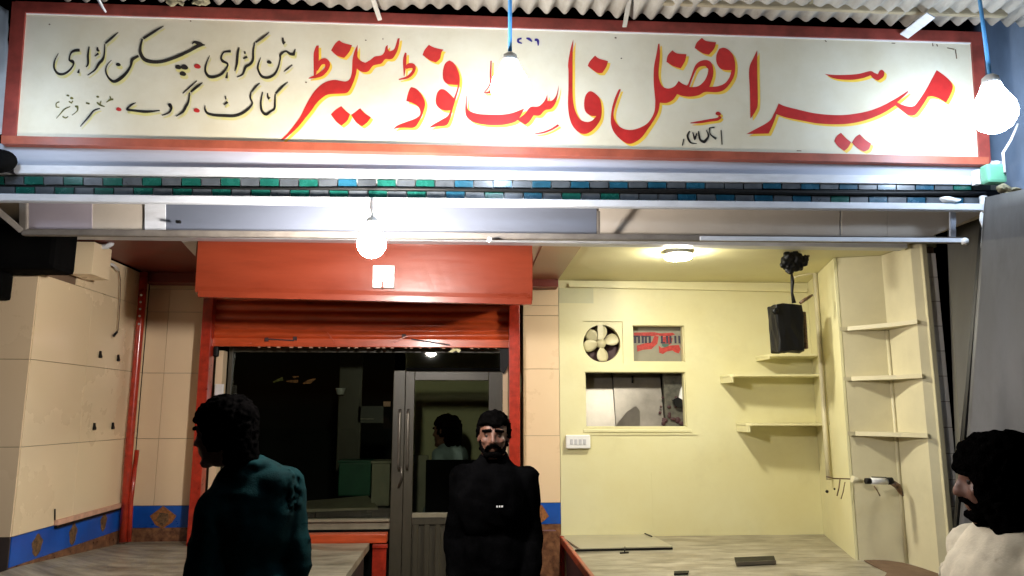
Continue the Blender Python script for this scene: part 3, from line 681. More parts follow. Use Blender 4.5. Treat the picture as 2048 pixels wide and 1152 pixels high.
prism(bm, [cc+Vector((0,0,d)), cc+Vector((d*1.25,0,.1*d)), cc+Vector((d*.9,0,-.5*d)), cc+Vector((.1*d,0,-1.05*d)), cc+Vector((-d*.6,0,-.7*d)), cc+Vector((-d*1.15,0,.1*d))], (0,-.0015,0)); obj('diamond_motif', bm, M['motif2'], ls)
bm = nb(); prism(bm, [cc+Vector((-.02,0,.03)), cc+Vector((.04,0,.025)), cc+Vector((.045,0,-.03)), cc+Vector((0,0,-.065)), cc+Vector((-.045,0,-.02))], (0,-.003,0)); obj('motif_centre', bm, M['motif'], ls)
rs_ = strip('right_tiled_wall', 'cream tiled wall strip between the right shutter rail and the yellow wall', XO1+.045, .724, [.928,1.42,1.925,2.34,2.42,2.62], [XO1+.045,.724], .77, 'tile2')
cc = at(1090,1030,YB-.001); bm = nb()
prism(bm, [cc+Vector((-.09,0,.09)), cc+Vector((-.02,0,.07)), cc+Vector((.03,0,-.01)), cc+Vector((-.02,0,-.05)), cc+Vector((-.09,0,-.09))], (0,-.0015,0)); obj('diamond_motif', bm, M['motif2'], rs_)
# rough granite slab leaning at the right of the passage
bm = nb(); P = [at(*p, 5.45) for p in ((1078,1062),(1112,1062),(1120,1080),(1118,1170),(1072,1170),(1066,1120))]
prism(bm, P, (0,.05,0)); tag(obj('granite_slab', bm, M['granite']), 'rough brown granite slab standing right of the man in the black jacket', 'stone slab')

# ------------------------------------------------------------------ shutter box, curtain, rails
sb = thing('roller_shutter', 'orange red roller shutter pulled nearly fully up under its big box', 'roller shutter', (-.6, 5.0, 2.4))
bx0, bx1 = -1.575, .397
bm = nb()
n = 24; prof = [(4.350,ZC),(4.350,2.62),(4.352,2.5),(4.354,2.32),(4.362,2.288),(4.40,2.282),(5.52,2.435),(5.52,ZC)]
def zt(x): return -.028*(x-bx0)/(bx1-bx0)
A = []
for i in range(n+1):
    x = bx0 + (bx1-bx0)*i/n
    A.append([bm.verts.new((x, y + .0015*math.sin(x*7+z*9), z + (zt(x) if z < 2.5 else 0))) for y, z in prof[1:]])
for a, b in zip(A, A[1:]):
    for k in range(len(a)-1): bm.faces.new((a[k], a[k+1], b[k+1], b[k]))
bm.faces.new(A[0]); bm.faces.new(A[-1])
obj('shutter_box', bm, M['redbox'], sb)
bm = nb(); beam(bm, (bx0+.02,4.365,2.275), (bx1-.004,4.365,2.247), .05, .035); obj('box_lip', bm, M['redbox'], sb)
# curtain : corrugated slats
bm = nb(); ztop, zbot = 2.46, 2.135; rows = 60; V = []
for j in range(rows+1):
    z = zbot + (ztop-zbot)*j/rows
    k = (z-zbot)/.072; fr_ = k - math.floor(k)
    y = 5.585 - .018*math.sin(math.pi*min(1, fr_*1.15))**1.0
    V.append([bm.verts.new((x, y + .004*math.sin(x*3+z*30), z + .003*math.sin(x*2.2))) for x in [XO0-.0 + (XO1-XO0)*i/30 for i in range(31)]])
for a, b in zip(V, V[1:]):
    for i in range(30): bm.faces.new((a[i], a[i+1], b[i+1], b[i])).smooth = True
obj('slat_curtain', bm, M['shutter'], sb)
bm = nb(); box(bm, (XO0+.03,5.555,2.075), (XO1-.03,5.583,2.137), .004); bot = obj('bottom_bar', bm, M['shutter'], sb)
for (a, b, th) in (((460,686),(502,686),.009),((531,678),(588,681),.006),((786,685),(815,672),.012),((822,678),(900,690),.004),((653,664),(668,684),.012)):
    bm = nb(); beam(bm, at(*a,5.545), at(*b,5.545), .01, th, (0,1,0)); obj('latch', bm, M['shutter'] if th > .006 else M['maroon'], bot)
for px, py in ((533,679),(590,677),(808,672)):
    bm = nb(); box(bm, at(px-4,py-4,5.54), at(px+4,py+4,5.555), .002); obj('bolt', bm, M['maroon'], bot)
bm = nb()
for i in range(26):
    px = 520 + i*19 + random.uniform(-5,5); cc = at(px, 693, 5.56)
    box(bm, (cc.x, 5.56, 2.066), (cc.x+random.uniform(.006,.03), 5.575, 2.0745), .001)
obj('ragged_seal', bm, M['batten'], bot)
bm = nb(); box(bm, (XO0-.01,5.50,.66), (XO0+.062,5.60,2.43), .004); obj('guide_rail', bm, M['redpole'], sb)
bm = nb(); box(bm, (XO1-.075,5.50,.16), (XO1+.005,5.60,2.40), .004); obj('guide_rail', bm, M['redpole'], sb)
bm = nb(); box(bm, (XO0+.064,5.56,2.0), (XO0+.10,5.60,2.08), .01); obj('rail_stop', bm, M['black'], sb)
bm = nb(); prism(bm, [at(1000,696,5.6),at(1026,690,5.6),at(1022,720,5.6),at(1008,748,5.6),at(1000,740,5.6)], (0,.03,0)); obj('rail_stop', bm, M['black'], sb)
t = thing('door_jamb', 'narrow cream jamb inside the left shutter rail', 'jamb', (XO0+.08, 5.65, 1))
bm = nb(); box(bm, (XO0+.064,5.64,.68), (XO0+.115,5.74,2.05), .003); obj('jamb_face', bm, M['tile2'], t)
t = thing('door_jamb', 'narrow cream jamb inside the right shutter rail', 'jamb', (XO1-.08, 5.65, 1))
bm = nb(); box(bm, (XO1-.115,5.64,.16), (XO1-.077,5.74,1.98), .003); obj('jamb_face', bm, M['tile2'], t)
bm = nb(); box(bm, at(430,768,5.62), at(446,812,5.635), .004); tag(obj('switch_plate', bm, M['white']), 'narrow white switch plate beside the left shutter rail', 'switch')

# ------------------------------------------------------------------ glass shopfront
YG = 5.76
gf = thing('glass_shopfront', 'dark glazed shopfront in brownish aluminium with a half open door', 'shopfront', (-.6, YG, .16))
wx0, wx1 = XO0+.118, -.545
bm = nb(); box(bm, (wx0,YG,.80), (wx0+.03,YG+.04,2.09), .003); box(bm, (wx0+.031,YG,2.05), (XO1-.12,YG+.04,2.09), .003); obj('outer_frame', bm, M['alum'], gf)
bm = nb(); box(bm, (wx0+.03,YG-.02,.742), (wx1-.002,YG+.05,.80), .003); box(bm, (wx0+.03,YG-.045,.80), (wx1-.002,YG+.05,.816), .002); obj('window_sill', bm, M['alumlite'], gf)
bm = nb(); box(bm, (wx0+.031,YG+.018,.817), (wx1-.001,YG+.024,2.049), 0); obj('window_pane', bm, GL, gf)
bm = nb(); box(bm, (wx1,YG-.03,.16), (-.455,YG+.05,1.912), .004); obj('door_post', bm, M['alum'], gf)
bm = nb(); box(bm, (-.454,YG-.01,1.912), (XO1-.12,YG+.04,1.935), .003); obj('transom_bar', bm, M['blackm'], gf)
bm = nb(); box(bm, (-.453,YG+.018,1.936), (XO1-.121,YG+.024,2.049), 0); obj('transom_pane', bm, GL, gf)
dr = obj('door', box(nb(), (-.452,YG-.035,.20), (-.385,YG+.005,1.905), .003), M['alum'], gf)
def dobj(name, bm, m): 
    o = obj(name, bm, m, dr); o.location = (0,0,0); return o
bm = nb(); box(bm, (-.383,YG-.034,1.838), (.18,YG+.004,1.904), .003); box(bm, (.182,YG-.035,.20), (.29,YG+.004,1.904), .003); dobj('door_frame', bm, M['alum'])
bm = nb(); box(bm, (-.384,YG-.018,.86), (.181,YG-.012,1.837), 0); dobj('door_pane', bm, GL)
bm = nb(); box(bm, (-.383,YG-.045,.826), (.18,YG+.004,.858), .002); dobj('middle_rail', bm, M['alumlite'])
bm = nb(); box(bm, (-.383,YG-.015,.21), (.18,YG,.824), 0)
for i in range(7):
    x = -.375 + i*.082; box(bm, (x,YG-.034,.215), (x+.040,YG-.016,.79), .006)
box(bm, (-.383,YG-.036,.775), (.18,YG-.0345+.018,.824), .003)
dobj('grooved_panel', bm, M['alum'])
bm = nb()
for xx in (-.487, -.425): tube(bm, [(xx,YG-.075,1.62),(xx,YG-.09,1.58),(xx,YG-.09,1.22),(xx,YG-.075,1.18)], .010, 10)
tube(bm, [(-.487,YG-.06,1.05),(-.46,YG-.09,1.12),(-.47,YG-.09,1.20)], .008, 8)
dobj('handle', bm, M['steel'])

# interior of shop
ir = thing('shop_interior', 'dark room behind the glass with an olive inner wall', 'room', (-.7, 7.5, .16))
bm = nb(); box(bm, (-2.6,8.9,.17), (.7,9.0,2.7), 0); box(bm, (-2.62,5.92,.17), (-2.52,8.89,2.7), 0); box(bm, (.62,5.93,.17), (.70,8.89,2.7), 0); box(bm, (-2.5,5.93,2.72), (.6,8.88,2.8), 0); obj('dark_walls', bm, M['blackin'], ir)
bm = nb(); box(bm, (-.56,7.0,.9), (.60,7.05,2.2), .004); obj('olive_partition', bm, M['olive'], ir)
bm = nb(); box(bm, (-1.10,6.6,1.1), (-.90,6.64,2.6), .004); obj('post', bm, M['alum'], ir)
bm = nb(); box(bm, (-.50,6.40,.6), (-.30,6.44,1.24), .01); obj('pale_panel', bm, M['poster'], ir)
t = thing('inner_table', 'pale topped table behind the shop window', 'table', (-1.0, 6.15, .16))
ta = atz(600,1030,.90); 
bm = nb(); prism(bm, [at(590,1020,5.88), at(756,1014,5.88), at(735,991,6.25), at(600,1003,6.25)], (0,0,-.018)); obj('table_top', bm, M['alumlite'], t)
for x, y in ((-1.15,5.90),(-.72,5.90),(-1.2,6.2),(-.80,6.2)):
    bm = nb(); box(bm, (x-.02,y-.02,.16), (x+.02,y+.02,.84), .002); obj('leg', bm, M['blackm'], t)
def crate(px0, py0, px1, py1, Y, m, name, label, cat):
    a = at(px0, py0, Y); b = at(px1, py1, Y); t = thing(name, label, cat, (a.x, Y, b.z))
    bm = nb(); box(bm, (a.x,Y,b.z), (b.x,Y+.22,a.z-.02), .01); obj('body', bm, m, t)
    bm = nb(); box(bm, (a.x-.008,Y-.008,a.z-.019), (b.x+.008,Y+.228,a.z), .004); obj('rim', bm, m, t)
crate(678, 921, 740, 992, 6.3, M['greendk'], 'plastic_crate', 'dark green plastic crate behind the shop window', 'crate')
crate(744, 922, 778, 1012, 6.02, M['poster'], 'pale_drum', 'pale grey container beside the green crate behind the glass', 'container')
t = thing('dark_glass_block', 'black block added behind the lower door glass', 'cabinet', (-.2, 5.95, .16))  # added block, gives the dark mass seen in the lower glass
a = at(852,921,5.90); b = at(1010,1040,5.90)
bm = nb(); box(bm, (a.x,5.90,.17), (b.x,6.0,a.z), .004); obj('case', bm, M['blackm'], t)
t = thing('inner_wall_notice', 'small grey notice plate hanging inside the dark window', 'notice', at(742,828,6.6))
bm = nb(); box(bm, at(716,812,6.6), at(767,846,6.62), .003); obj('plate', bm, mat('dim plate', (.06,.06,.05), .5), t)
bm = nb(); a = at(720,838,6.594); 
for i in range(12): box(bm, (a.x+i*.010, 6.592, a.z-.004+random.uniform(-.003,.003)), (a.x+i*.010+.006, 6.598, a.z+.006), 0)
obj('marks', bm, M['alumlite'], t)
t = thing('paper_cup', 'small white paper cup hanging high inside the dark window', 'cup', at(681,782,6.55))
bm = nb(); lathe(bm, [(.030,-.03),(.042,.022),(.044,.024),(.040,.022)], at(681,782,6.55), 16); obj('cup_body', bm, M['white'], t)
bm = nb(); box(bm, at(767,803,6.4), at(781,813,6.42), .001); tag(obj('pink_tag', bm, M['batten']), 'small pink tag inside the dark window next to the door post', 'tag')
t = thing('window_sticker', 'worn red and yellow sticker marks on the dark shop window', 'sticker', at(588,762,YG))
for (pts, mm) in (([(545,764),(556,758),(566,750),(568,760),(556,765),(546,766)], 'lolive'), ([(570,764),(580,758),(598,760),(596,766),(582,765)], 'motif2'), ([(583,752),(597,751),(598,755),(588,756)], 'motif2'), ([(604,768),(615,758),(630,752),(633,757),(622,768),(606,772)], 'motif2')):
    cx_ = sum(p[0] for p in pts)/len(pts); cy_ = sum(p[1] for p in pts)/len(pts)
    bm = nb(); prism(bm, [at(cx_+(p[0]-cx_)*.9, cy_+(p[1]-cy_)*.7+1.2*math.sin(p[0]*.9), YG+.030) for p in pts], (0,-.001,0)); obj('sticker_patch', bm, M[mm], t)
bm = nb(); P = [at(*p, 5.57) for p in ((897,704),(905,698),(916,697),(922,700),(918,706),(912,701),(905,705))]; prism(bm, P, (0,.004,0))
tag(obj('yellow_scrap', bm, M['lyellow2']), 'small yellow scrap stuck below the shutter near the right rail', 'scrap')
# threshold and orange board below window
t = thing('orange_threshold', 'orange red rail and panels below the shop window', 'threshold', (-.9, 5.6, .5))
bm = nb(); box(bm, (-1.86,5.57,.672), (-.55,5.67,.735), .006); obj('rail', bm, M['shutter'], t)
bm = nb(); box(bm, (-.645,5.545,.30), (-.548,5.565,.64), .003); obj('panel', bm, M['redpole'], t)
bm = nb(); box(bm, (-.645,5.53,.643), (-.54,5.568,.668), .003); obj('panel_cap', bm, M['redpole'], t)
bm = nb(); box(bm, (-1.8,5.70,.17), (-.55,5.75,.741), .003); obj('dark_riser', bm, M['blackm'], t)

# ------------------------------------------------------------------ counters
def counter_top(bm, x0, x1, y0, y1, z, th, fx=None):
    nx, ny = 24, 18; top = []
    for i in range(nx+1):
        row = []
        for j in range(ny+1):
            x = x0 + (x1-x0)*i/nx; y = y0 + (y1-y0)*j/ny
            zz = z + (fx(x, y) if fx else 0) + .0025*noise.noise(Vector((x*4, y*4, 0)))
            row.append(bm.verts.new((x, y, zz)))
        top.append(row)
    for i in range(nx):
        for j in range(ny): bm.faces.new((top[i][j], top[i+1][j], top[i+1][j+1], top[i][j+1]))
    rim = [top[i][0] for i in range(nx+1)] + [top[nx][j] for j in range(1, ny+1)] + [top[i][ny] for i in range(nx-1, -1, -1)] + [top[0][j] for j in range(ny-1, 0, -1)]
    low = [bm.verts.new((v.co.x, v.co.y, z-th)) for v in rim]
    for i in range(len(rim)):
        j = (i+1) % len(rim); bm.faces.new((rim[i], rim[j], low[j], low[i]))
    bm.faces.new(low)
def lf(x, y):
    a = max(0, min(1, (-1.95-x)/.45)); b = max(0, min(1, (5.7-y)/1.4)); return .10*a*a*b
lc = thing('left_counter', 'worn grey stone topped counter in the left bay', 'counter', (-1.5, 5, .16))
bm = nb(); counter_top(bm, XL+.002, -.667, 4.08, 5.535, .68, .045, lf); obj('stone_top', bm, M['concrete'], lc)
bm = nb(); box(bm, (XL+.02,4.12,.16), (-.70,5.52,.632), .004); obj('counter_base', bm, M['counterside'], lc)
bm = nb(); box(bm, (XL+.002,5.537,.62), (XO0,5.70,.678), .003); obj('back_ledge', bm, M['concrete'], lc)
rc = thing('right_counter', 'worn grey stone topped counter in the yellow bay', 'counter', (1.7, 5, .16))
bm = nb(); counter_top(bm, .735, 2.74, 4.05, 5.82, .68, .045); obj('stone_top', bm, M['concrete'], rc)
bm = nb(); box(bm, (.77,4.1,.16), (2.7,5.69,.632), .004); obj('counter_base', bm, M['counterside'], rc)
bm = nb(); beam(bm, (.722,4.05,.672), (.722,5.66,.672), .026, .05); obj('red_edge_angle', bm, M['redpole'], rc)
bm = nb(); beam(bm, (.722,5.62,.2), (.722,5.62,.70), .03, .03, (0,1,0)); obj('red_upright', bm, M['redpole'], rc)
bm = nb(); box(bm, (.735,4.6,.3), (.745,5.5,.62), .001); obj('red_side_panel', bm, M['maroon'], rc)
# hatch line and slab joint on right counter
t = thing('loose_stone_slab', 'smooth pale slab lying at the back left of the right counter', 'slab', atz(1220,1080,.69))
P = [atz(1118,1072,.684), atz(1290,1066,.684), atz(1345,1095,.684), atz(1160,1100,.684)]
bm = nb(); prism(bm, P, (0,0,.010)); obj('slab', bm, mat('smooth slab', (.40,.37,.26), .4, var=.06, dirt=.2), t)
bm = nb(); beam(bm, atz(1150,1101,.690), atz(1345,1097,.690), .012, .014); obj('dark_edge', bm, M['black'], t)
bm = nb(); beam(bm, atz(1288,1066,.700), atz(1304,1073,.700), .008, .006); obj('chip', bm, M['black'], t)
bm = nb(); tube(bm, [atz(1240,1106,.687), atz(1257,1105,.687)], .005, 8); tube(bm, [atz(1249,1104,.687), atz(1250,1094,.70)], .004, 8)
tag(obj('bent_nail', bm, M['black']), 'small dark bent nail lying on the right counter below the slab', 'nail')
t = thing('black_tray', 'small black flat tray lying on the right counter', 'tray', atz(1512,1125,.69))
P = [atz(*p, .684) for p in ((1469,1119),(1548,1116),(1552,1128),(1473,1132))]
bm = nb(); prism(bm, P, (0,0,.014)); obj('tray_base', bm, M['black'], t)
bm = nb(); beam(bm, P[2]+Vector((0,0,.012)), P[3]+Vector((0,0,.012)), .008, .02); obj('tray_rim', bm, M['steel'], t)
bm = nb(); prism(bm, [atz(*p, .684) for p in ((1348,1145),(1378,1144),(1376,1149),(1348,1150))], (0,0,.008)); tag(obj('dark_scrap', bm, M['black']), 'thin dark scrap at the front edge of the right counter', 'scrap')
bm = nb(); P = [atz(*p, .683) for p in ((1728,1122),(1765,1121),(1805,1127),(1845,1138),(1882,1151),(1870,1175),(1800,1180),(1765,1162),(1775,1146),(1750,1134))]; prism(bm, P, (0,0,.006)); tag(obj('brown_clay_patch', bm, mat('clay', (.17,.105,.06), .8, bump=.5, bscale=60, c2=(.11,.06,.03), scale=12)), 'brown clay coloured patch on the right end of the counter', 'patch')

# ------------------------------------------------------------------ yellow bay
yw = thing('yellow_wall', 'yellow painted back wall with fan opening, notice opening and serving window', 'wall', (1.7, YB, .7))
hF = (.911, 1.227, 1.966, 2.300); hP = (1.306, 1.716, 1.982, 2.270); hW = (.924, 1.712, 1.482, 1.905)
bm = nb(); wall_open(bm, .726, 2.9, .16, ZC, YB, YB+.10, [hF, hP, hW]); obj('wall_face', bm, M['yellow'], yw)
bm = nb(); beam(bm, (.80,YB-.022,2.578), (2.72,YB-.022,2.556), .042, .030); obj('ceiling_ledge', bm, M['yellow'], yw)
bm = nb(); box(bm, (hW[0]-.02,YB-.010,hW[2]-.036), (hW[1]+.03,YB-.001,hW[2]-.014), .003); box(bm, (.90,YB-.008,1.425), (1.79,YB-.001,1.437), .003); obj('window_trim', bm, M['yellow'], yw)
for h in (hP, hW):
    x0_, x1_, z0_, z1_ = h
    bm = nb()
    for a, b in (((x0_,z0_),(x1_,z0_+.008)), ((x0_,z1_-.006),(x1_,z1_)), ((x0_,z0_+.0085),(x0_+.008,z1_-.0065)), ((x1_-.008,z0_+.0085),(x1_,z1_-.0065))):
        box(bm, (a[0]+.0005,YB+.02,a[1]+.0005), (b[0]-.0005,YB+.06,b[1]-.0005), .001)
    obj('opening_frame', bm, M['yellow'], yw)
bm = nb(); wall_open(bm, .726+.0, 1.0, 2.44, 2.56, YB-.0015, YB-.0005, []); obj('repaint_patch', bm, mat('repaint', (.56,.55,.34), .5, var=.04), yw)
bm = nb(); box(bm, (1.42,YB-.003,.74), (1.428,YB-.0005,1.15), .001); obj('plaster_seam', bm, M['yellow'], yw)
# switch board
t = thing('switch_board', 'white switch board on the yellow wall below the serving window', 'switch', at(1157,884,5.69))
a = at(1132,870,5.66); b = at(1181,897,5.66)
bm = nb(); box(bm, (a.x,5.655,b.z), (b.x,5.699,a.z), .008); obj('casing', bm, M['white'], t)
for i in range(4):
    x = a.x+.03+i*.033; bm = nb(); box(bm, (x,5.648,b.z+.03), (x+.022,5.656,a.z-.03), .003); obj('switch', bm, mat('switch grey', (.55,.55,.58), .3), t)
# exhaust fan
fc = at(1203,687,YB+.03); fr = .146
t = thing('exhaust_fan', 'cream exhaust fan with broad blades set in the yellow wall', 'fan', fc)
bm = nb(); nseg = 90
outer = []; inner = []
for k in range(nseg):
    a = 2*math.pi*k/nseg; inner.append(Vector((fc.x+fr*math.cos(a), YB+.014, fc.z+fr*math.sin(a))))
xs0, xs1, zs0, zs1 = hF[0]-.03, hF[1]+.03, hF[2]-.03, hF[3]+.03
for k in range(nseg):
    a = 2*math.pi*k/nseg; dx, dz = math.cos(a), math.sin(a)
    tt = min(((xs1 if dx > 0 else xs0)-fc.x)/dx if abs(dx) > 1e-6 else 9, ((zs1 if dz > 0 else zs0)-fc.z)/dz if abs(dz) > 1e-6 else 9)
    outer.append(Vector((fc.x+dx*max(tt, fr), YB+.014, fc.z+dz*max(tt, fr))))
vo = [bm.verts.new(v) for v in outer]; vi = [bm.verts.new(v) for v in inner]; vd = [bm.verts.new(v+Vector((0,.06,0))) for v in inner]
for k in range(nseg):
    j = (k+1) % nseg
    try: bm.faces.new((vo[k], vo[j], vi[j], vi[k]))
    except ValueError: pass
    bm.faces.new((vi[k], vi[j], vd[j], vd[k]))
obj('shroud', bm, M['yellow'], t)
for deg in (90, 190, 275, 20, 140):
    bm = nb(); a0 = R(deg); V = []
    for i in range(7):
        rr = .03 + (fr-.036)*i/6; hw = [.018,.028,.042,.052,.057,.054,.036][i]
        row = []
        for s in (-1, -.5, 0, .5, 1):
            an = a0 + s*hw/rr*.85; row.append(bm.verts.new((fc.x+rr*math.cos(an), YB+.045 + s*.014 - .004*(1-s*s), fc.z+rr*math.sin(an))))
        V.append(row)
    for p, q in zip(V, V[1:]):
        for i in range(4): bm.faces.new((p[i], p[i+1], q[i+1], q[i])).smooth = True
    bo = obj('blade', bm, M['cream'], t); md = bo.modifiers.new('thick', 'SOLIDIFY'); md.thickness = .003
bm = nb(); lathe(bm, [(.001,-.03),(.018,-.028),(.022,-.02),(.034,-.016),(.038,.01),(.03,.02)], (fc.x, YB+.045, fc.z), 20, 'Y'); obj('hub', bm, M['cream'], t)
bm = nb(); beam(bm, (fc.x-.01,YB+.018,fc.z+.03), (fc.x-.01,YB+.018,fc.z+.146), .008, .042, (1,0,0)); obj('bracket', bm, M['cream'], t)
bm = nb(); box(bm, (hF[0]-.0,YB+.125,hF[2]-.0), (hF[1],YB+.135,hF[3]), 0); obj('dark_backing', bm, M['maroon'], t)
# notice in upper opening
pn = thing('painted_notice', 'grey board with smeared red and black lettering in the upper wall opening', 'notice', at(1318,687,YB+.07))
bm = nb(); box(bm, (hP[0]-.03,YB+.11,hP[2]-.03), (hP[1]+.03,YB+.12,hP[3]+.03), 0); obj('board', bm, M['poster'], pn)
ZZ = 8.192
def pg(poly, mm, k, nm='lettering'):
    bm = nb(); prism(bm, [at(1150+x/ZZ, 630+y/ZZ, YB+.1085-k*.0006) for x, y in poly], (0,-.0004,0)); obj(nm, bm, M[mm], pn)
pg([(960,290),(1300,280),(1380,300),(1600,290),(1640,320),(1540,350),(1400,345),(1360,330),(1260,350),(970,340)], 'posterred', 0, 'red_smear')
pg([(1010,500),(1120,470),(1260,440),(1300,340),(1370,350),(1350,470),(1250,560),(1120,570),(1020,600)], 'posterred', 1, 'red_smear')
pg([(1370,500),(1420,540),(1560,500),(1700,490),(1730,560),(1700,630),(1640,610),(1600,580),(1500,600),(1440,640),(1380,620)], 'posterred', 2, 'red_smear')
pg([(1410,360),(1520,350),(1600,380),(1580,470),(1500,510),(1420,460)], 'posterred', 3, 'red_smear')
pg([(1420,470),(1540,470),(1530,510),(1470,530),(1430,510)], 'postergreen', 4)
k = 5
for x in (965, 1030, 1090, 1140, 1205):
    pg([(x,345),(x+38,340),(x+40,460),(x+2,462)], 'posterink', k); k += 1
pg([(960,335),(1060,338),(1060,362),(960,360)], 'posterink', k); k += 1
pg([(1085,335),(1180,345),(1240,335),(1240,360),(1085,360)], 'posterink', k); k += 1
for x in (1405, 1490, 1545, 1625, 1690):
    pg([(x,340),(x+34,342),(x+38,465),(x+6,462)], 'posterink', k); k += 1
pg([(1405,440),(1480,440),(1480,465),(1405,465)], 'posterink', k)
# kitchen behind the serving window
kt = thing('kitchen_interior', 'small kitchen seen through the serving window with grimy walls', 'room', (1.4, 6.5, .16))
bm = nb(); box(bm, (.72,7.2,.2), (2.6,7.25,2.5), 0); box(bm, (2.2,5.9,.2), (2.25,7.19,2.5), 0); box(bm, (.72,5.9,2.5), (2.6,7.19,2.55), 0); obj('walls', bm, M['grime'], kt)
t = thing('steel_cabinet', 'grey steel cabinet with a door seam behind the serving window', 'cabinet', (1.2, 6.1, .2))
a = at(1172,740,5.84).x; s1 = at(1229,740,5.84).x; s2 = at(1325,740,5.84).x
bm = nb(); prism(bm, [Vector((x_, 5.825+(z_-1.45)*k_, z_)) for x_, z_, k_ in ((a-.1,1.3,.27),(s1-.003,1.3,.27),(s1-.003,2.0,.27),(a-.1,2.0,.27))], (0,.02,0)); obj('left_door', bm, M['steel'], t)
bm = nb(); prism(bm, [Vector((x_, 5.835+(z_-1.45)*.20, z_)) for x_, z_ in ((s1+.003,1.3),(s2,1.3),(s2,2.0),(s1+.003,2.0))], (0,.02,0)); obj('right_door', bm, M['steel'], t)
bm = nb(); tube(bm, [at(1265,752,5.895), at(1265,766,5.89)], .008, 8); obj('handle', bm, M['black'], t)
t = thing('steel_tray', 'slanted pale steel tray behind the bottom of the serving window', 'tray', at(1260,840,5.95))
bm = nb(); prism(bm, [at(*p, 5.812) for p in ((1232,850),(1255,822),(1272,812),(1280,822),(1280,870),(1232,870))], (0,.004,0)); obj('plate', bm, M['steel'], t)
t = thing('hanging_utensils', 'dark cluttered utensils with a pale cloth behind the right of the serving window', 'utensils', at(1360,800,6.0))
bm = nb(); g0 = at(1326,740,5.85).x; box(bm, (g0+.004,5.85,.3), (g0+.30,5.9,2.05), .004); obj('grimy_panel', bm, M['grime'], t)
random.seed(5)
bm = nb()
for i in range(26):
    c_ = at(random.uniform(1318,1378), random.uniform(795,856), 5.835+random.uniform(0,.01)); bmesh.ops.create_icosphere(bm, subdivisions=2, radius=random.uniform(.010,.026), matrix=Matrix.Translation(c_) @ Matrix.Diagonal((1, .35, random.uniform(.5,1.2), 1)))
obj('pots', bm, M['maroon'], t)
bm = nb(); P = [at(*p, 5.805) for p in ((1362,778),(1370,764),(1374,790),(1372,808),(1364,806),(1358,796))]; prism(bm, P, (0,.02,0)); obj('cloth', bm, M['white'], t)
bm = nb(); P = [at(*p, 5.803) for p in ((1346,800),(1356,794),(1366,800),(1372,812),(1362,816),(1352,812))]; prism(bm, P, (0,.02,0)); obj('dark_cloth', bm, M['black'], t)

# right side wall of yellow bay, pier and niche
A2 = Vector((2.46,4.72,0)); B0 = Vector((2.735,5.70,0)); B2 = Vector((2.73,4.62,0)); C2 = Vector((2.735,4.30,0))
t = thing('yellow_side_wall', 'yellow painted side wall and pier at the right of the yellow bay', 'wall', (2.6, 5.2, .16))
bm = nb(); prism(bm, [Vector((p[0], p[1], .16)) for p in ((2.735,5.699),(2.46,4.72),(2.475,4.714),(2.80,4.90),(2.85,5.699))], (0,0,ZC-.162)); obj('wall_face', bm, M['yellow'], t)
nc = thing('corner_niche', 'beige painted niche holding three corner shelves', 'niche', (2.65, 4.5, .16))
bm = nb(); prism(bm, [Vector((p[0], p[1], .16)) for p in ((2.478,4.712),(2.735,4.62),(2.735,4.300),(2.785,4.262),(2.775,4.262),(2.80,4.70),(2.802,4.895))], (0,0,ZC-.163)); obj('niche_wall', bm, M['beige'], nc)
bm = nb(); tube(bm, [(2.728,4.612,.68),(2.728,4.612,2.12)], .012, 8); obj('corner_pipe', bm, M['beige'], nc)
bm = nb(); beam(bm, (2.79,4.255,.68), (2.79,4.255,2.61), .016, .03, (1,0,0)); obj('edge_trim', bm, M['beige'], nc)
for (yl, yr, lab) in ((657,652,'beige corner shelf in the niche, topmost of three'), (757,754,'beige corner shelf in the niche, middle of three'), (867,868,'beige corner shelf in the niche, lowest of three')):
    z = at(1690, yl, 4.68).z; bm = nb()
    prism(bm, [Vector((p[0], p[1], z-.014)) for p in ((2.452,4.69),(2.50,4.68),(2.66,4.44),(2.72,4.275),(2.733,4.285),(2.733,4.617),(2.482,4.708))], (0,0,.026))
    tag(obj('corner_shelf', bm, M['beige']), lab, 'shelf', 'shelves in the niche')
# yellow wall shelves
for (pa, pb, th, lab) in (((1462,752),(1640,745),.045,'longer yellow wall shelf in the right corner of the yellow bay'), ((1496,848),(1642,845),.05,'shorter yellow wall shelf below the longer one in the yellow bay'), ((1536,711),(1615,706),.02,'small thin yellow shelf directly under the black speaker')):
    a = at(*pa, 5.45); b = at(*pb, 5.45); t = thing('wall_shelf', lab, 'shelf', (a.x, 5.6, a.z), 'yellow wall shelves')
    zt_ = (a.z+b.z)/2
    bm = nb(); prism(bm, [Vector((p[0], p[1], zt_-.016)) for p in ((a.x, YB-.002), (a.x, 5.50), (a.x+.03, 5.44), (2.640, 5.40), (2.700, 5.60), (2.728, YB-.002))], (0,0,.016)); obj('board', bm, M['yellow'], t)
    bm = nb(); box(bm, (a.x+.004, 5.455, zt_-.016-th), (a.x+.018, YB-.002, zt_-.017), .001); obj('end_bracket', bm, M['yellow'], t)
# pipe strip
t = thing('conduit_strip', 'cream conduit running down beside the speaker on the yellow side wall', 'conduit', at(1640,700,5.25))
P = [at(1630,546,5.28), at(1640,700,5.26), at(1650,850,5.24), at(1658,960,5.22)]
bm = nb(); tube(bm, P, .018, 10); obj('pipe', bm, M['beige'], t)
bm = nb(); tube(bm, [p+Vector((.024,-.03,0)) for p in P[:3]], .007, 8); obj('dark_seam', bm, M['motif'], t)
bm = nb(); tube(bm, [at(*p,5.28) for p in ((1588,556),(1592,553),(1622,547),(1630,547))], .007, 8); tube(bm, [at(*p,5.28) for p in ((1588,556),(1585,588))], .006, 8); obj('side_arm', bm, M['beige'], t)
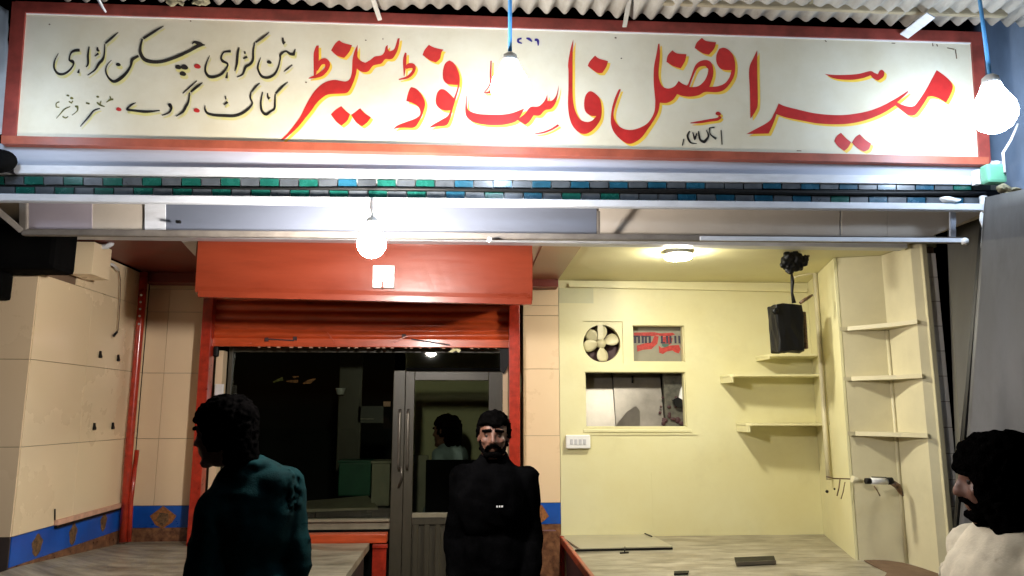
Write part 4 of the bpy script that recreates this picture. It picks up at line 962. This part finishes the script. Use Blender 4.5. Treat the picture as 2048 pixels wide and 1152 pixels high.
# speaker + black hanger
t = thing('black_speaker', 'black box speaker hanging on the yellow side wall under a tangled black fitting', 'speaker', at(1583,650,5.2))
def jit(b, a, s):
    for v in b.verts: v.co += noise.noise_vector(v.co*s)*a
a = at(1552,607,4.85); b = at(1612,703,4.85)
bm = nb(); box(bm, (a.x,4.85,b.z), (b.x,5.0,a.z), .012); bmesh.ops.subdivide_edges(bm, edges=bm.edges[:], cuts=3, use_grid_fill=True); jit(bm, .014, 22); obj('cabinet', bm, M['black'], t)
bm = nb(); box(bm, (b.x+.002,4.87,b.z+.02), (b.x+.03,4.98,a.z-.05), .008); obj('side_cheek', bm, M['motif'], t)
bm = nb(); lathe(bm, [(.004,-.02),(.02,-.018),(.024,.01)], at(1550,622,4.86), 14, 'Y'); obj('knob', bm, M['black'], t)
bm = nb(); tube(bm, [at(*p,4.74) for p in ((1583,545),(1585,562),(1584,585),(1588,606))], [.007,.012,.008,.014], 10); obj('hanger', bm, M['black'], t)
bm = nb(); tube(bm, [at(*p,4.74) for p in ((1585,530),(1586,545))], .006, 8); obj('link', bm, M['beige'], t)
bm = nb(); tube(bm, [at(*p,4.74) for p in ((1600,606),(1612,598),(1625,590))], [.010,.012,.008], 8); obj('side_lug', bm, M['motif'], t)
blob = blobmesh([('e', at(x, y, 4.55), (r*1.1, r*.8, r), Matrix.Identity(4)) for x, y, r in ((1579,518,.046),(1592,516,.044),(1585,532,.040),(1606,522,.034),(1572,528,.034),(1614,514,.018),(1578,543,.022),(1598,535,.026))], .008, 2, lambda c_, n_: n_*noise.noise(c_*45)*.016)
obj('tangled_fitting', blob, M['black'], t)
# wires fitting on right wall
t = thing('wired_fitting', 'white capped fitting with dark ends and loose wires on the niche wall', 'fitting', at(1750,965,4.55))
Yw = 4.52
bm = nb(); tube(bm, [at(1741,962,Yw), at(1774,963,Yw)], .020, 14); obj('white_tube', bm, M['white'], t)
bm = nb(); tube(bm, [at(1731,962,Yw), at(1741,962,Yw)], .018, 12); tube(bm, [at(1774,962,Yw), at(1784,962,Yw)], .022, 12); obj('dark_ends', bm, M['black'], t)
bm = nb(); tube(bm, [at(1743,954,Yw-.02), at(1772,955,Yw-.02), at(1780,960,Yw-.02)], .003, 8); obj('dark_strap', bm, M['black'], t)
bm = nb(); tube(bm, [at(*p,Yw) for p in ((1784,965),(1795,972),(1802,985),(1806,992))], [.018,.020,.014,.006], 10); obj('cable_tail', bm, M['motif'], t)
bm = nb()
tube(bm, [at(*p,4.66) for p in ((1653,953),(1668,957),(1700,958),(1732,963))], .004, 8)
tube(bm, [at(*p,4.66) for p in ((1680,959),(1678,975),(1674,992))], .004, 8); tube(bm, [at(*p,4.66) for p in ((1690,964),(1686,985),(1682,998))], .003, 8)
tube(bm, [at(*p,4.6) for p in ((1748,972),(1755,982),(1760,992))], .004, 8)
obj('wires', bm, M['motif'], t)
bm = nb(); tube(bm, [at(1704,958,4.6), at(1726,963,4.6)], [.022,.010], 10); obj('taped_joint', bm, M['beige'], t)
for px, py, lab in ((1654,983,'larger black plug hole on the yellow pier'), (1669,978,'smaller black plug hole on the yellow pier')):
    bm = nb(); bmesh.ops.create_icosphere(bm, subdivisions=2, radius=.011 if px < 1660 else .007, matrix=Matrix.Translation(at(px,py,5.0)))
    tag(obj('wall_plug', bm, M['black']), lab, 'wall plug', 'dark plugs on the pier')

# outer white tiled pier
t = thing('white_tiled_pier', 'narrow pier clad in small white tiles right of the niche', 'pier', (2.9, 4.3, .16))
bm = nb(); box(bm, (2.806,4.272,.16), (2.866,4.7,2.6), .002); obj('pier_core', bm, M['grout'], t)
bm = nb(); zz = .16
while zz < 2.55:
    for xa, xb in ((2.777, 2.868),): box(bm, (xa,4.262,zz+.001), (xb,4.2715,zz+.148), .0015)
    zz += .150
obj('white_tiles', bm, M['whitetile'], t)
# leaning boards on the far right
t = thing('grey_board', 'tall grey green board leaning beyond the white tiled pier', 'board', (2.8, 3.9, .1))
bm = nb(); prism(bm, [at(1893,440,4.15), at(1966,420,3.75), at(1920,880,3.75), at(1912,1190,3.75), at(1911,900,4.15)], (.02,.02,0)); obj('panel', bm, M['tin'], t)
t = thing('sheet_metal_side', 'big dull grey sheet standing at the right edge behind the dark haired man', 'sheet wall', (2.6, 3.3, .1))
bm = nb(); P = [at(1972,395,3.35), at(2140,360,2.9), at(2300,1400,2.9), at(1890,1400,3.35)]
n1, n2 = 24, 30; V = []
for j in range(n2+1):
    row = []
    for i in range(n1+1):
        u, v = i/n1, j/n2; p = (P[0]*(1-u)+P[1]*u)*(1-v) + (P[3]*(1-u)+P[2]*u)*v
        p.y += .003*math.sin(u*22) + .01*noise.noise(p*1.3); row.append(bm.verts.new(p))
    V.append(row)
for a, b in zip(V, V[1:]):
    for i in range(n1): bm.faces.new((a[i], a[i+1], b[i+1], b[i])).smooth = True
so = obj('sheet', bm, M['tin'], t); md = so.modifiers.new('th', 'SOLIDIFY'); md.thickness = .006
bm = nb(); beam(bm, at(1970,425,3.42), at(1886,1400,3.42), .03, .03, (0,1,0)); obj('dark_edge', bm, M['black'], t)  # black bar put in for the dark gap beside the sheet
t = thing('blue_tarpaulin', 'blue grey tarpaulin hanging at the upper right behind the bulb', 'tarpaulin', (2.8, 3.5, 3))
bm = nb(); P = [at(1930,60,3.62), at(2120,-60,3.2), at(2140,420,3.2), at(1940,420,3.62)]; V = []
for j in range(31):
    row = []
    for i in range(31):
        u, v = i/30, j/30; p = (P[0]*(1-u)+P[1]*u)*(1-v) + (P[3]*(1-u)+P[2]*u)*v
        p += Vector((0, .012*math.sin(u*9+v*3)+.03*noise.noise(p*2.5), .0)); row.append(bm.verts.new(p))
    V.append(row)
for a, b in zip(V, V[1:]):
    for i in range(30): bm.faces.new((a[i], a[i+1], b[i+1], b[i])).smooth = True
so = obj('sheet', bm, M['bluetarp'], t); md = so.modifiers.new('th', 'SOLIDIFY'); md.thickness = .004
t = thing('left_white_cloth', 'crumpled white cloth hanging past the left end of the sign', 'cloth', at(-10,60,3.5))
bm = nb(); P = [at(-80,-40,3.5), at(16,20,3.5), at(22,268,3.5), at(-80,290,3.5)]; V = []
for j in range(21):
    row = []
    for i in range(13):
        u, v = i/12, j/20; p = (P[0]*(1-u)+P[1]*u)*(1-v) + (P[3]*(1-u)+P[2]*u)*v
        p.y += .03*noise.noise(p*12); row.append(bm.verts.new(p))
    V.append(row)
for a, b in zip(V, V[1:]):
    for i in range(12): bm.faces.new((a[i], a[i+1], b[i+1], b[i])).smooth = True
so = obj('sheet', bm, M['white'], t); md = so.modifiers.new('th', 'SOLIDIFY'); md.thickness = .003
bm = nb(); bmesh.ops.create_icosphere(bm, subdivisions=3, radius=.075, matrix=Matrix.Translation(at(-4,322,3.36)) @ Matrix.Diagonal((1.1,.6,.75,1)))
tag(obj('dark_bundle', bm, M['blackm'], smooth=True), 'small dark rounded bundle at the left end of the fascia', 'bundle')
# green bottle, white rod, rubble, stick, cloth strip at right end
t = thing('green_bottle', 'translucent green plastic jug standing on the right end of the fascia', 'jug', at(1988,345,3.3))
c_ = at(1988,368,3.32)
bm = nb(); box(bm, (c_.x-.048,c_.y-.03,c_.z), (c_.x+.05,c_.y+.03,c_.z+.095), .014); obj('jug_body', bm, M['green'], t)
bm = nb(); lathe(bm, [(.019,.0955),(.020,.096),(.020,.112),(.001,.114)], c_+Vector((.02,0,0)), 16); obj('cap', bm, M['white'], t)
bm = nb(); tube(bm, [at(*p,3.28) for p in ((2036,248),(2022,280),(2006,306),(2010,345))], .006, 8); tag(obj('white_rod', bm, M['white']), 'thin bent white rod beside the green jug', 'rod')
bm = nb(); prism(bm, [at(*p,3.36) for p in ((1950,340),(1966,338),(1964,368),(1952,368))], (0,.03,0)); tag(obj('white_block', bm, M['white']), 'small upright white block left of the green jug', 'block')
random.seed(3)
bm = nb()
for px, py, r in ((2008,378,.03),(2022,392,.03),(2030,380,.022),(2040,402,.035),(2018,404,.02),(2035,415,.02),(2048,396,.03)):
    tt = bmesh.ops.create_icosphere(bm, subdivisions=2, radius=r, matrix=Matrix.Translation(at(px,py,3.3)) @ Matrix.Diagonal((1.3,.8,.7,1)))
    for v in tt['verts']: v.co += noise.noise_vector(v.co*25)*.018
tag(obj('broken_concrete', bm, M['rubble']), 'broken concrete lumps at the right end of the slab edge', 'concrete')
bm = nb(); beam(bm, at(2028,416,3.25), at(2052,520,3.25), .02, .03, (0,1,0)); tag(obj('wooden_stick', bm, M['wood']), 'weathered wooden stick hanging at the right edge below the rubble', 'stick')
bm = nb(); P = [at(*p,3.36) for p in ((1962,424),(1972,428),(1976,440),(1970,470),(1966,500),(1966,542),(1962,538),(1963,490),(1966,455),(1960,440))]; prism(bm, P, (0,.006,0)); tag(obj('torn_white_strip', bm, M['white']), 'torn white strip hanging from the right end of the awning frame', 'strip')
bm = nb(); bmesh.ops.create_icosphere(bm, subdivisions=3, radius=.035, matrix=Matrix.Translation(at(1900,398,3.37)) @ Matrix.Diagonal((1.5,.6,.45,1)))
for v in bm.verts: v.co += noise.noise_vector(v.co*22)*.012
tag(obj('white_rag', bm, M['white'], smooth=True), 'crumpled white rag on the right end of the awning bar', 'rag')

# ------------------------------------------------------------------ people
I4 = Matrix.Identity(4)
def head_parts(Mx, s=1.0, beard=False):
    def P(x, y, z): return Mx @ Vector((x*s, y*s, z*s))
    rot = Mx.to_3x3().to_4x4()
    b = [('e', P(0,.012,.03), (.076*s,.096*s,.090*s), rot), ('e', P(0,-.020,-.03), (.064*s,.076*s,.092*s), rot),
         ('c', P(-.036,-.038,-.080), .028*s, P(.036,-.038,-.080), .028*s), ('c', P(-.014,-.074,-.100), .019*s, P(.014,-.074,-.100), .019*s),
         ('c', P(0,-.090,.016), .009*s, P(0,-.112,-.026), .014*s), ('c', P(-.014,-.098,-.030), .010*s, P(.014,-.098,-.030), .010*s),
         ('c', P(-.042,-.074,.026), .013*s, P(-.012,-.086,.024), .013*s), ('c', P(.042,-.074,.026), .013*s, P(.012,-.086,.024), .013*s),
         ('e', P(-.042,-.066,-.022), (.022*s,.020*s,.018*s), rot), ('e', P(.042,-.066,-.022), (.022*s,.020*s,.018*s), rot),
         ('c', P(-.018,-.090,-.056), .008*s, P(.018,-.090,-.056), .008*s), ('c', P(-.014,-.088,-.067), .009*s, P(.014,-.088,-.067), .009*s),
         ('c', P(-.044,-.074,.012), .007*s, P(-.020,-.083,.013), .007*s), ('c', P(.044,-.074,.012), .007*s, P(.020,-.083,.013), .007*s), ('c', P(-.042,-.072,-.009), .006*s, P(-.020,-.080,-.009), .006*s), ('c', P(.042,-.072,-.009), .006*s, P(.020,-.080,-.009), .006*s),
         ('e', P(-.077,.010,-.008), (.010*s,.020*s,.033*s), rot), ('e', P(.077,.010,-.008), (.010*s,.020*s,.033*s), rot)]
    return b
def hair_mesh(Mx, s, hairline=.055, back=-.05, clump=.012, n=260, seed=1, grow=1.0, vox=.0055, side=-.01, cut=-.035):
    """shell of small overlapping locks over the scalp; cut = local y where the hairline turns to the side"""
    random.seed(seed); parts = []; rot = Mx.to_3x3().to_4x4(); k = 0
    def rad(z): return math.sqrt(max(0, 1-((z-.036)/.094)**2)) if z > .02 else 1.0 - .9*max(0, .02-z)
    while k < n:
        z = random.uniform(min(back, side), .129); a = random.uniform(0, 2*math.pi)
        if z > .02 and random.random() > rad(z)*.75+.35: continue
        r0 = rad(z); x = math.cos(a)*.079*grow*r0; y = .014 + math.sin(a)*.100*grow*r0
        if y < cut: lim = hairline
        elif y < cut+.035: lim = hairline + (side-hairline)*(y-cut)/.035
        elif y < .05: lim = side
        else: lim = back
        if z < lim: continue
        p = Vector((x, y, z)); rr = clump*random.uniform(.8, 1.25)
        parts.append(('e', Mx @ (p*s), (rr*s*1.2, rr*s*1.2, rr*s*1.0), rot)); k += 1
    parts.append(('e', Mx @ Vector((0,.016*s,.040*s)), (.076*s*grow, .095*s*grow, .082*s*grow), rot)) if grow > 1.03 else None
    return blobmesh(parts, vox, 2, lambda c_, n_: n_*noise.noise(c_*55)*.005)
def hand_parts(wrist, d, up, side, L=.185, curl=.5):
    """palm, four unequal fingers and a thumb leaving the side of the palm"""
    d = Vector(d).normalized(); u = Vector(up); u = (u - d*u.dot(d)).normalized(); s = d.cross(u)*side; w0 = Vector(wrist); out = []
    pc = w0 + d*L*.28
    out += [('c', w0, .024, w0 + d*L*.12, .027), ('c', pc - s*.022, .017, pc + d*L*.22 - s*.024, .014), ('c', pc + s*.022, .017, pc + d*L*.22 + s*.024, .014), ('c', pc, .018, pc + d*L*.22, .014)]
    for i, (o, l) in enumerate(((-.032,.36),(-.011,.43),(.011,.40),(.031,.31))):
        b = w0 + d*L*.52 + s*o; dd = d; rr = .0085
        for k in range(3):
            dd = (dd - u*curl*.38).normalized(); e = b + dd*L*l*(.42,.32,.26)[k]; out.append(('c', b, rr, e, rr*.9)); b = e; rr *= .9
    b = w0 + d*L*.18 - s*.030; m = b + (d*.6 - s*.7 - u*.3).normalized()*L*.22; e = m + (d*.9 - s*.25 - u*.3).normalized()*L*.20
    out += [('c', b, .014, m, .0105), ('c', m, .0105, e, .008)]
    return out
def cheek_beard(P, hs):
    out = []
    for s in (-1, 1):
        out += [('c', P(s*.062,-.005,-.02), .020*hs, P(s*.050,-.040,-.060), .020*hs), ('c', P(s*.050,-.040,-.045), .018*hs, P(s*.032,-.068,-.080), .020*hs), ('c', P(s*.062,-.030,-.010), .018*hs, P(s*.054,-.048,-.050), .020*hs), ('c', P(s*.058,.01,-.05), .026*hs, P(s*.040,-.03,-.095), .028*hs), ('c', P(s*.040,-.03,-.095), .026*hs, P(0,-.065,-.105), .024*hs)]
    return out
def person(label, x, y, hz, yaw, skin, hairargs, top_mat, lean=0., head_yaw=None, head_pitch=0., head_off=(0,0), shoulder=.20, bulk=1.0, hs=1.0, arm_bend=.15, collar=True, moust=False, full=False, eyes=True, group=None, leg=True, extra=None, trous='trouser', slope=0., neck=.215, trap=.15, shz=.02, bvox=.0085):
    """standing figure; hz = height of head centre; yaw 0 faces the camera (-Y); skeleton then clothing shells"""
    t = thing('person', label, 'person', (x, y, 0))
    Rz = Matrix.Rotation(yaw, 4, 'Z'); hy = yaw if head_yaw is None else head_yaw
    H = hz + .12
    def W(a, b, c_):           # local: a = person's left(+x when facing -Y), b = back(+), c height
        v = Rz @ Vector((a, b, 0)); return Vector((x + v.x, y + v.y, c_))
    hc = W(head_off[0], head_off[1] - lean*.30, hz)
    Mx = Matrix.Translation(hc) @ Matrix.Rotation(hy, 4, 'Z') @ Matrix.Rotation(head_pitch, 4, 'X')
    zs = hz - neck*hs; zh = H*.50; b = bulk
    neck0 = Mx @ Vector((0, .022*hs, -.07*hs)); neck1 = W(0, .02-lean*.16, zs+.03)
    sh = [W(s*shoulder, .01-lean*.14, zs - shz + s*slope) for s in (-1, 1)]
    el = [W(s*(shoulder+.032), .03-lean*.05, zs-.31) for s in (-1, 1)]
    wr = [W(s*(shoulder+.022), -.03-arm_bend*.4, zs-.55) for s in (-1, 1)]
    chest = W(0, -lean*.10, zs-.13); waist = W(0, 0, zh+.10); hip = W(0, 0, zh-.02)
    # body, one continuous mesh
    bp = head_parts(Mx, hs) + [('c', neck0, .050*hs, neck1, .056*hs), ('e', chest, (.145,.095,.20), Rz), ('e', waist, (.125,.09,.15), Rz), ('e', hip, (.145,.10,.12), Rz)]
    for i in (0, 1):
        s = (-1, 1)[i]
        bp += [('c', neck1+Vector((0,0,-.03)), .035, sh[i]+Vector((0,0,-.01)), .034), ('c', sh[i]+Vector((0,0,-.01)), .036, el[i], .030), ('c', el[i], .030, wr[i], .023)]
        bp += hand_parts(wr[i], (0,0,-1), Rz @ Vector((s*.9, .1, 0)), s)
        kn = W(s*.095, -.02, H*.27); an = W(s*.10, .02, .09)
        bp += [('c', W(s*.085,0,zh-.04), .075, kn, .050), ('c', kn, .050, an, .034), ('c', an, .034, W(s*.105, -.13, .035), .030)]
    obj('body', blobmesh(bp, bvox, 3), M[skin], t)
    # top garment
    cl = [('e', chest, (.175*b,.125*b,.225), Rz), ('e', W(0,-lean*.18,zs-.03), (trap*b,.085*b,.085), Rz), ('e', waist, (.165*b,.125*b,.20), Rz), ('e', W(0,0,zh-.06), (.180*b,.135*b,.15), Rz)]
    for i in (0, 1):
        s = (-1, 1)[i]
        cl += [('c', neck1 + Vector((0,0,-.035)), .062, sh[i], .064*b), ('c', sh[i], .066*b, el[i], .056*b), ('c', el[i], .056*b, wr[i]+Vector((0,0,.04)), .042)]
    if collar:
        for k in range(10):
            a = 2*math.pi*k/10; a2 = 2*math.pi*(k+1)/10
            c0 = neck1 + Rz @ Vector((math.cos(a)*.062, math.sin(a)*.062, .018+.012*math.sin(a))); c1 = neck1 + Rz @ Vector((math.cos(a2)*.062, math.sin(a2)*.062, .018+.012*math.sin(a2)))
            cl.append(('c', c0, .014, c1, .014))
    if extra: cl += extra(W, Rz, neck1, sh, el, wr, zs)
    fa_ = 1.5
    fold = lambda c_, n_: n_*fa_*(noise.noise(Vector((c_.x*9, c_.y*9, c_.z*5)))*.010 + noise.noise(Vector((c_.x*22, c_.y*22, c_.z*10)))*.005 - abs(noise.noise(Vector((c_.x*7+c_.z*9, c_.y*7, c_.z*13))))*.006 + .006)
    obj('jacket' if top_mat != 'tealshirt' else 'shirt', blobmesh(cl, .011, 4, fold), M[top_mat], t)
    tr = [('e', W(0,0,zh-.04), (.165,.12,.12), Rz)]
    for s in (-1, 1):
        kn = W(s*.095, -.02, H*.27); an = W(s*.10, .02, .12)
        tr += [('c', W(s*.085,0,zh-.06), .092, kn, .068), ('c', kn, .068, an, .055)]
    obj('trousers', blobmesh(tr, .014, 4, fold), M[trous], t)
    for s in (-1, 1):
        obj('shoe', blobmesh([('c', W(s*.10,.03,.045), .042, W(s*.108,-.14,.035), .036), ('c', W(s*.10,.02,.05), .04, W(s*.10,.01,.09), .038)], .010, 2), M['shoe'], t)
    obj('hair', hair_mesh(Mx, hs, **hairargs), M['hair'], t)
    def P(a, b_, c_): return Mx @ Vector((a*hs, b_*hs, c_*hs))
    if eyes:
        for s in (-1, 1):
            bm = nb(); bmesh.ops.create_uvsphere(bm, u_segments=16, v_segments=10, radius=.0115*hs, matrix=Matrix.Translation(P(s*.031, -.0745, .003))); obj('eye', bm, M['eye'], t, True)
        obj('eyebrows', blobmesh([('c', P(-.052,-.082,.028), .008*hs, P(-.014,-.096,.031), .0085*hs), ('c', P(.052,-.082,.026), .008*hs, P(.014,-.096,.031), .0085*hs)], .0035, 0), M['hair'], t)
    if moust:
        mp = [('c', P(0,-.103,-.044), .009*hs, P(s*.024,-.096,-.050), .009*hs) for s in (-1, 1)] + [('c', P(s*.024,-.096,-.050), .009*hs, P(s*.040,-.080,-.066), .008*hs) for s in (-1, 1)]
        mp += [('c', P(-.030,-.078,-.096), .016*hs, P(.030,-.078,-.096), .016*hs), ('c', P(-.052,-.050,-.070), .015*hs, P(-.030,-.074,-.094), .017*hs), ('c', P(.052,-.050,-.070), .015*hs, P(.030,-.074,-.094), .017*hs), ('c', P(-.02,-.088,-.090), .014*hs, P(.02,-.088,-.090), .014*hs),
               ('c', P(-.064,-.02,-.030), .012*hs, P(-.052,-.050,-.070), .015*hs), ('c', P(.064,-.02,-.030), .012*hs, P(.052,-.050,-.070), .015*hs)]
        if full: mp += cheek_beard(P, hs)
        obj('beard', blobmesh(mp, .005, 1, lambda c_, n_: n_*noise.noise(c_*90)*.004), M['hair'], t)
    return t

# man in black jacket facing the camera
pB = at(985, 872, 3.70)
person('man in a black jacket with dark beard facing the camera', pB.x+.005, 3.70, pB.z, R(-4), 'skin', dict(hairline=.060, back=-.08, n=330, seed=4, clump=.011, side=-.005, grow=1.02), 'blackcloth', shoulder=.150, bulk=1.0, hs=.93, neck=.20, moust=True, bvox=.0065, extra=lambda W, Rz, neck1, sh, el, wr, zs: [('c', W(-.035,.02,zs+.02), .050, W(-.030,.0,zs+.075), .040), ('c', W(.035,.02,zs+.02), .050, W(.030,.0,zs+.075), .040), ('c', W(0,.03,zs+.02), .055, W(0,.03,zs+.085), .045)])
jk = [o for o in bpy.data.objects if o.name == 'jacket'][0]
bm = nb(); q = at(990,1007,3.70)
for dx in (0, .012, .024): box(bm, (q.x+dx, 3.545, q.z), (q.x+dx+.007, 3.56, q.z+.007), .001)
b_ = obj('chest_marks', bm, M['white'], jk.parent)  # tiny white marks on the jacket front
# man from behind, at left, head turned to the left
pA = at(447, 868, 2.72)
person('man in a dark teal shirt seen from behind, head turned left', pA.x+.095, 2.78, pA.z+.004, R(215), 'skin', dict(hairline=.050, back=-.125, n=520, seed=9, clump=.0125, grow=1.05, side=-.055, cut=-.045), 'tealshirt', lean=.16, head_yaw=R(-106), head_off=(.095,-.01), head_pitch=R(8), shoulder=.128, neck=.175, trap=.115, shz=.048, bulk=.96, hs=.99, eyes=True, slope=-.030, extra=lambda W, Rz, neck1, sh, el, wr, zs: [('e', W(-.045,.035,zs-.005), (.085,.065,.06), Rz), ('c', W(-.03,.05,zs+.03), .026, W(-.07,.045,zs+.015), .028), ('c', W(-.0,.03,zs+.03), .03, W(.05,.0,zs+.0), .03)])
# man at right edge in profile with shawl
pC = at(2003, 962, 1.86)
def shawl(W, Rz, neck1, sh, el, wr, zs):
    out = []
    for k in range(14):
        a = 2*math.pi*k/14; a2 = 2*math.pi*(k+1)/14
        for rr, zz, th in ((.080,.02,.024),(.108,-.015,.026),(.135,-.05,.026)):
            out.append(('c', neck1 + Rz @ Vector((math.cos(a)*rr, math.sin(a)*rr*.9, zz-.03*math.sin(-a))), th, neck1 + Rz @ Vector((math.cos(a2)*rr, math.sin(a2)*rr*.9, zz-.03*math.sin(-a2))), th))
    out.append(('e', W(0,-.01,zs-.10), (.190,.140,.15), Rz)); out.append(('e', W(0,-.01,zs-.30), (.200,.150,.22), Rz))
    for k in range(11):
        a = -2.9 + k*.56; ca, sa = math.cos(a), math.sin(a); out.append(('c', W(ca*.085, sa*.075, zs+.035), .020, W(math.cos(a+.35)*.185, math.sin(a+.35)*.135-.01, zs-.12), .020)); out.append(('c', W(math.cos(a+.35)*.185, math.sin(a+.35)*.135-.01, zs-.12), .020, W(math.cos(a+.5)*.212, math.sin(a+.5)*.160-.01, zs-.38), .014))
    for k, (ax, bx) in enumerate(()):
        out.append(('c', W(ax,-.115,zs-.0), .020, W(bx,-.15,zs-.30), .024))
    return out
person('curly haired man in a cream shawl in profile at the right edge', pC.x+.032, 1.89, pC.z, R(-95), 'skin', dict(hairline=.040, back=-.165, n=760, seed=6, clump=.0125, grow=1.09, side=-.13, cut=-.080), 'shawl', head_yaw=R(-116), head_pitch=R(6), shoulder=.16, bulk=1.05, neck=.20, hs=.92, moust=True, full=True, extra=shawl, lean=.05)
# man placed behind the door glass, for the figure seen in it
pD = at(886, 862, 6.20)
person('man in a pale grey blue shirt seen in the door glass, in profile', pD.x+.05, 6.28, pD.z-.008, R(-128), 'skin', dict(hairline=.045, back=-.10, n=420, seed=12, clump=.012, side=-.06, grow=1.04), 'greyshirt', head_yaw=R(-122), shoulder=.135, bulk=.9, hs=1.08, neck=.155, head_off=(.03,-.01), trap=.13)
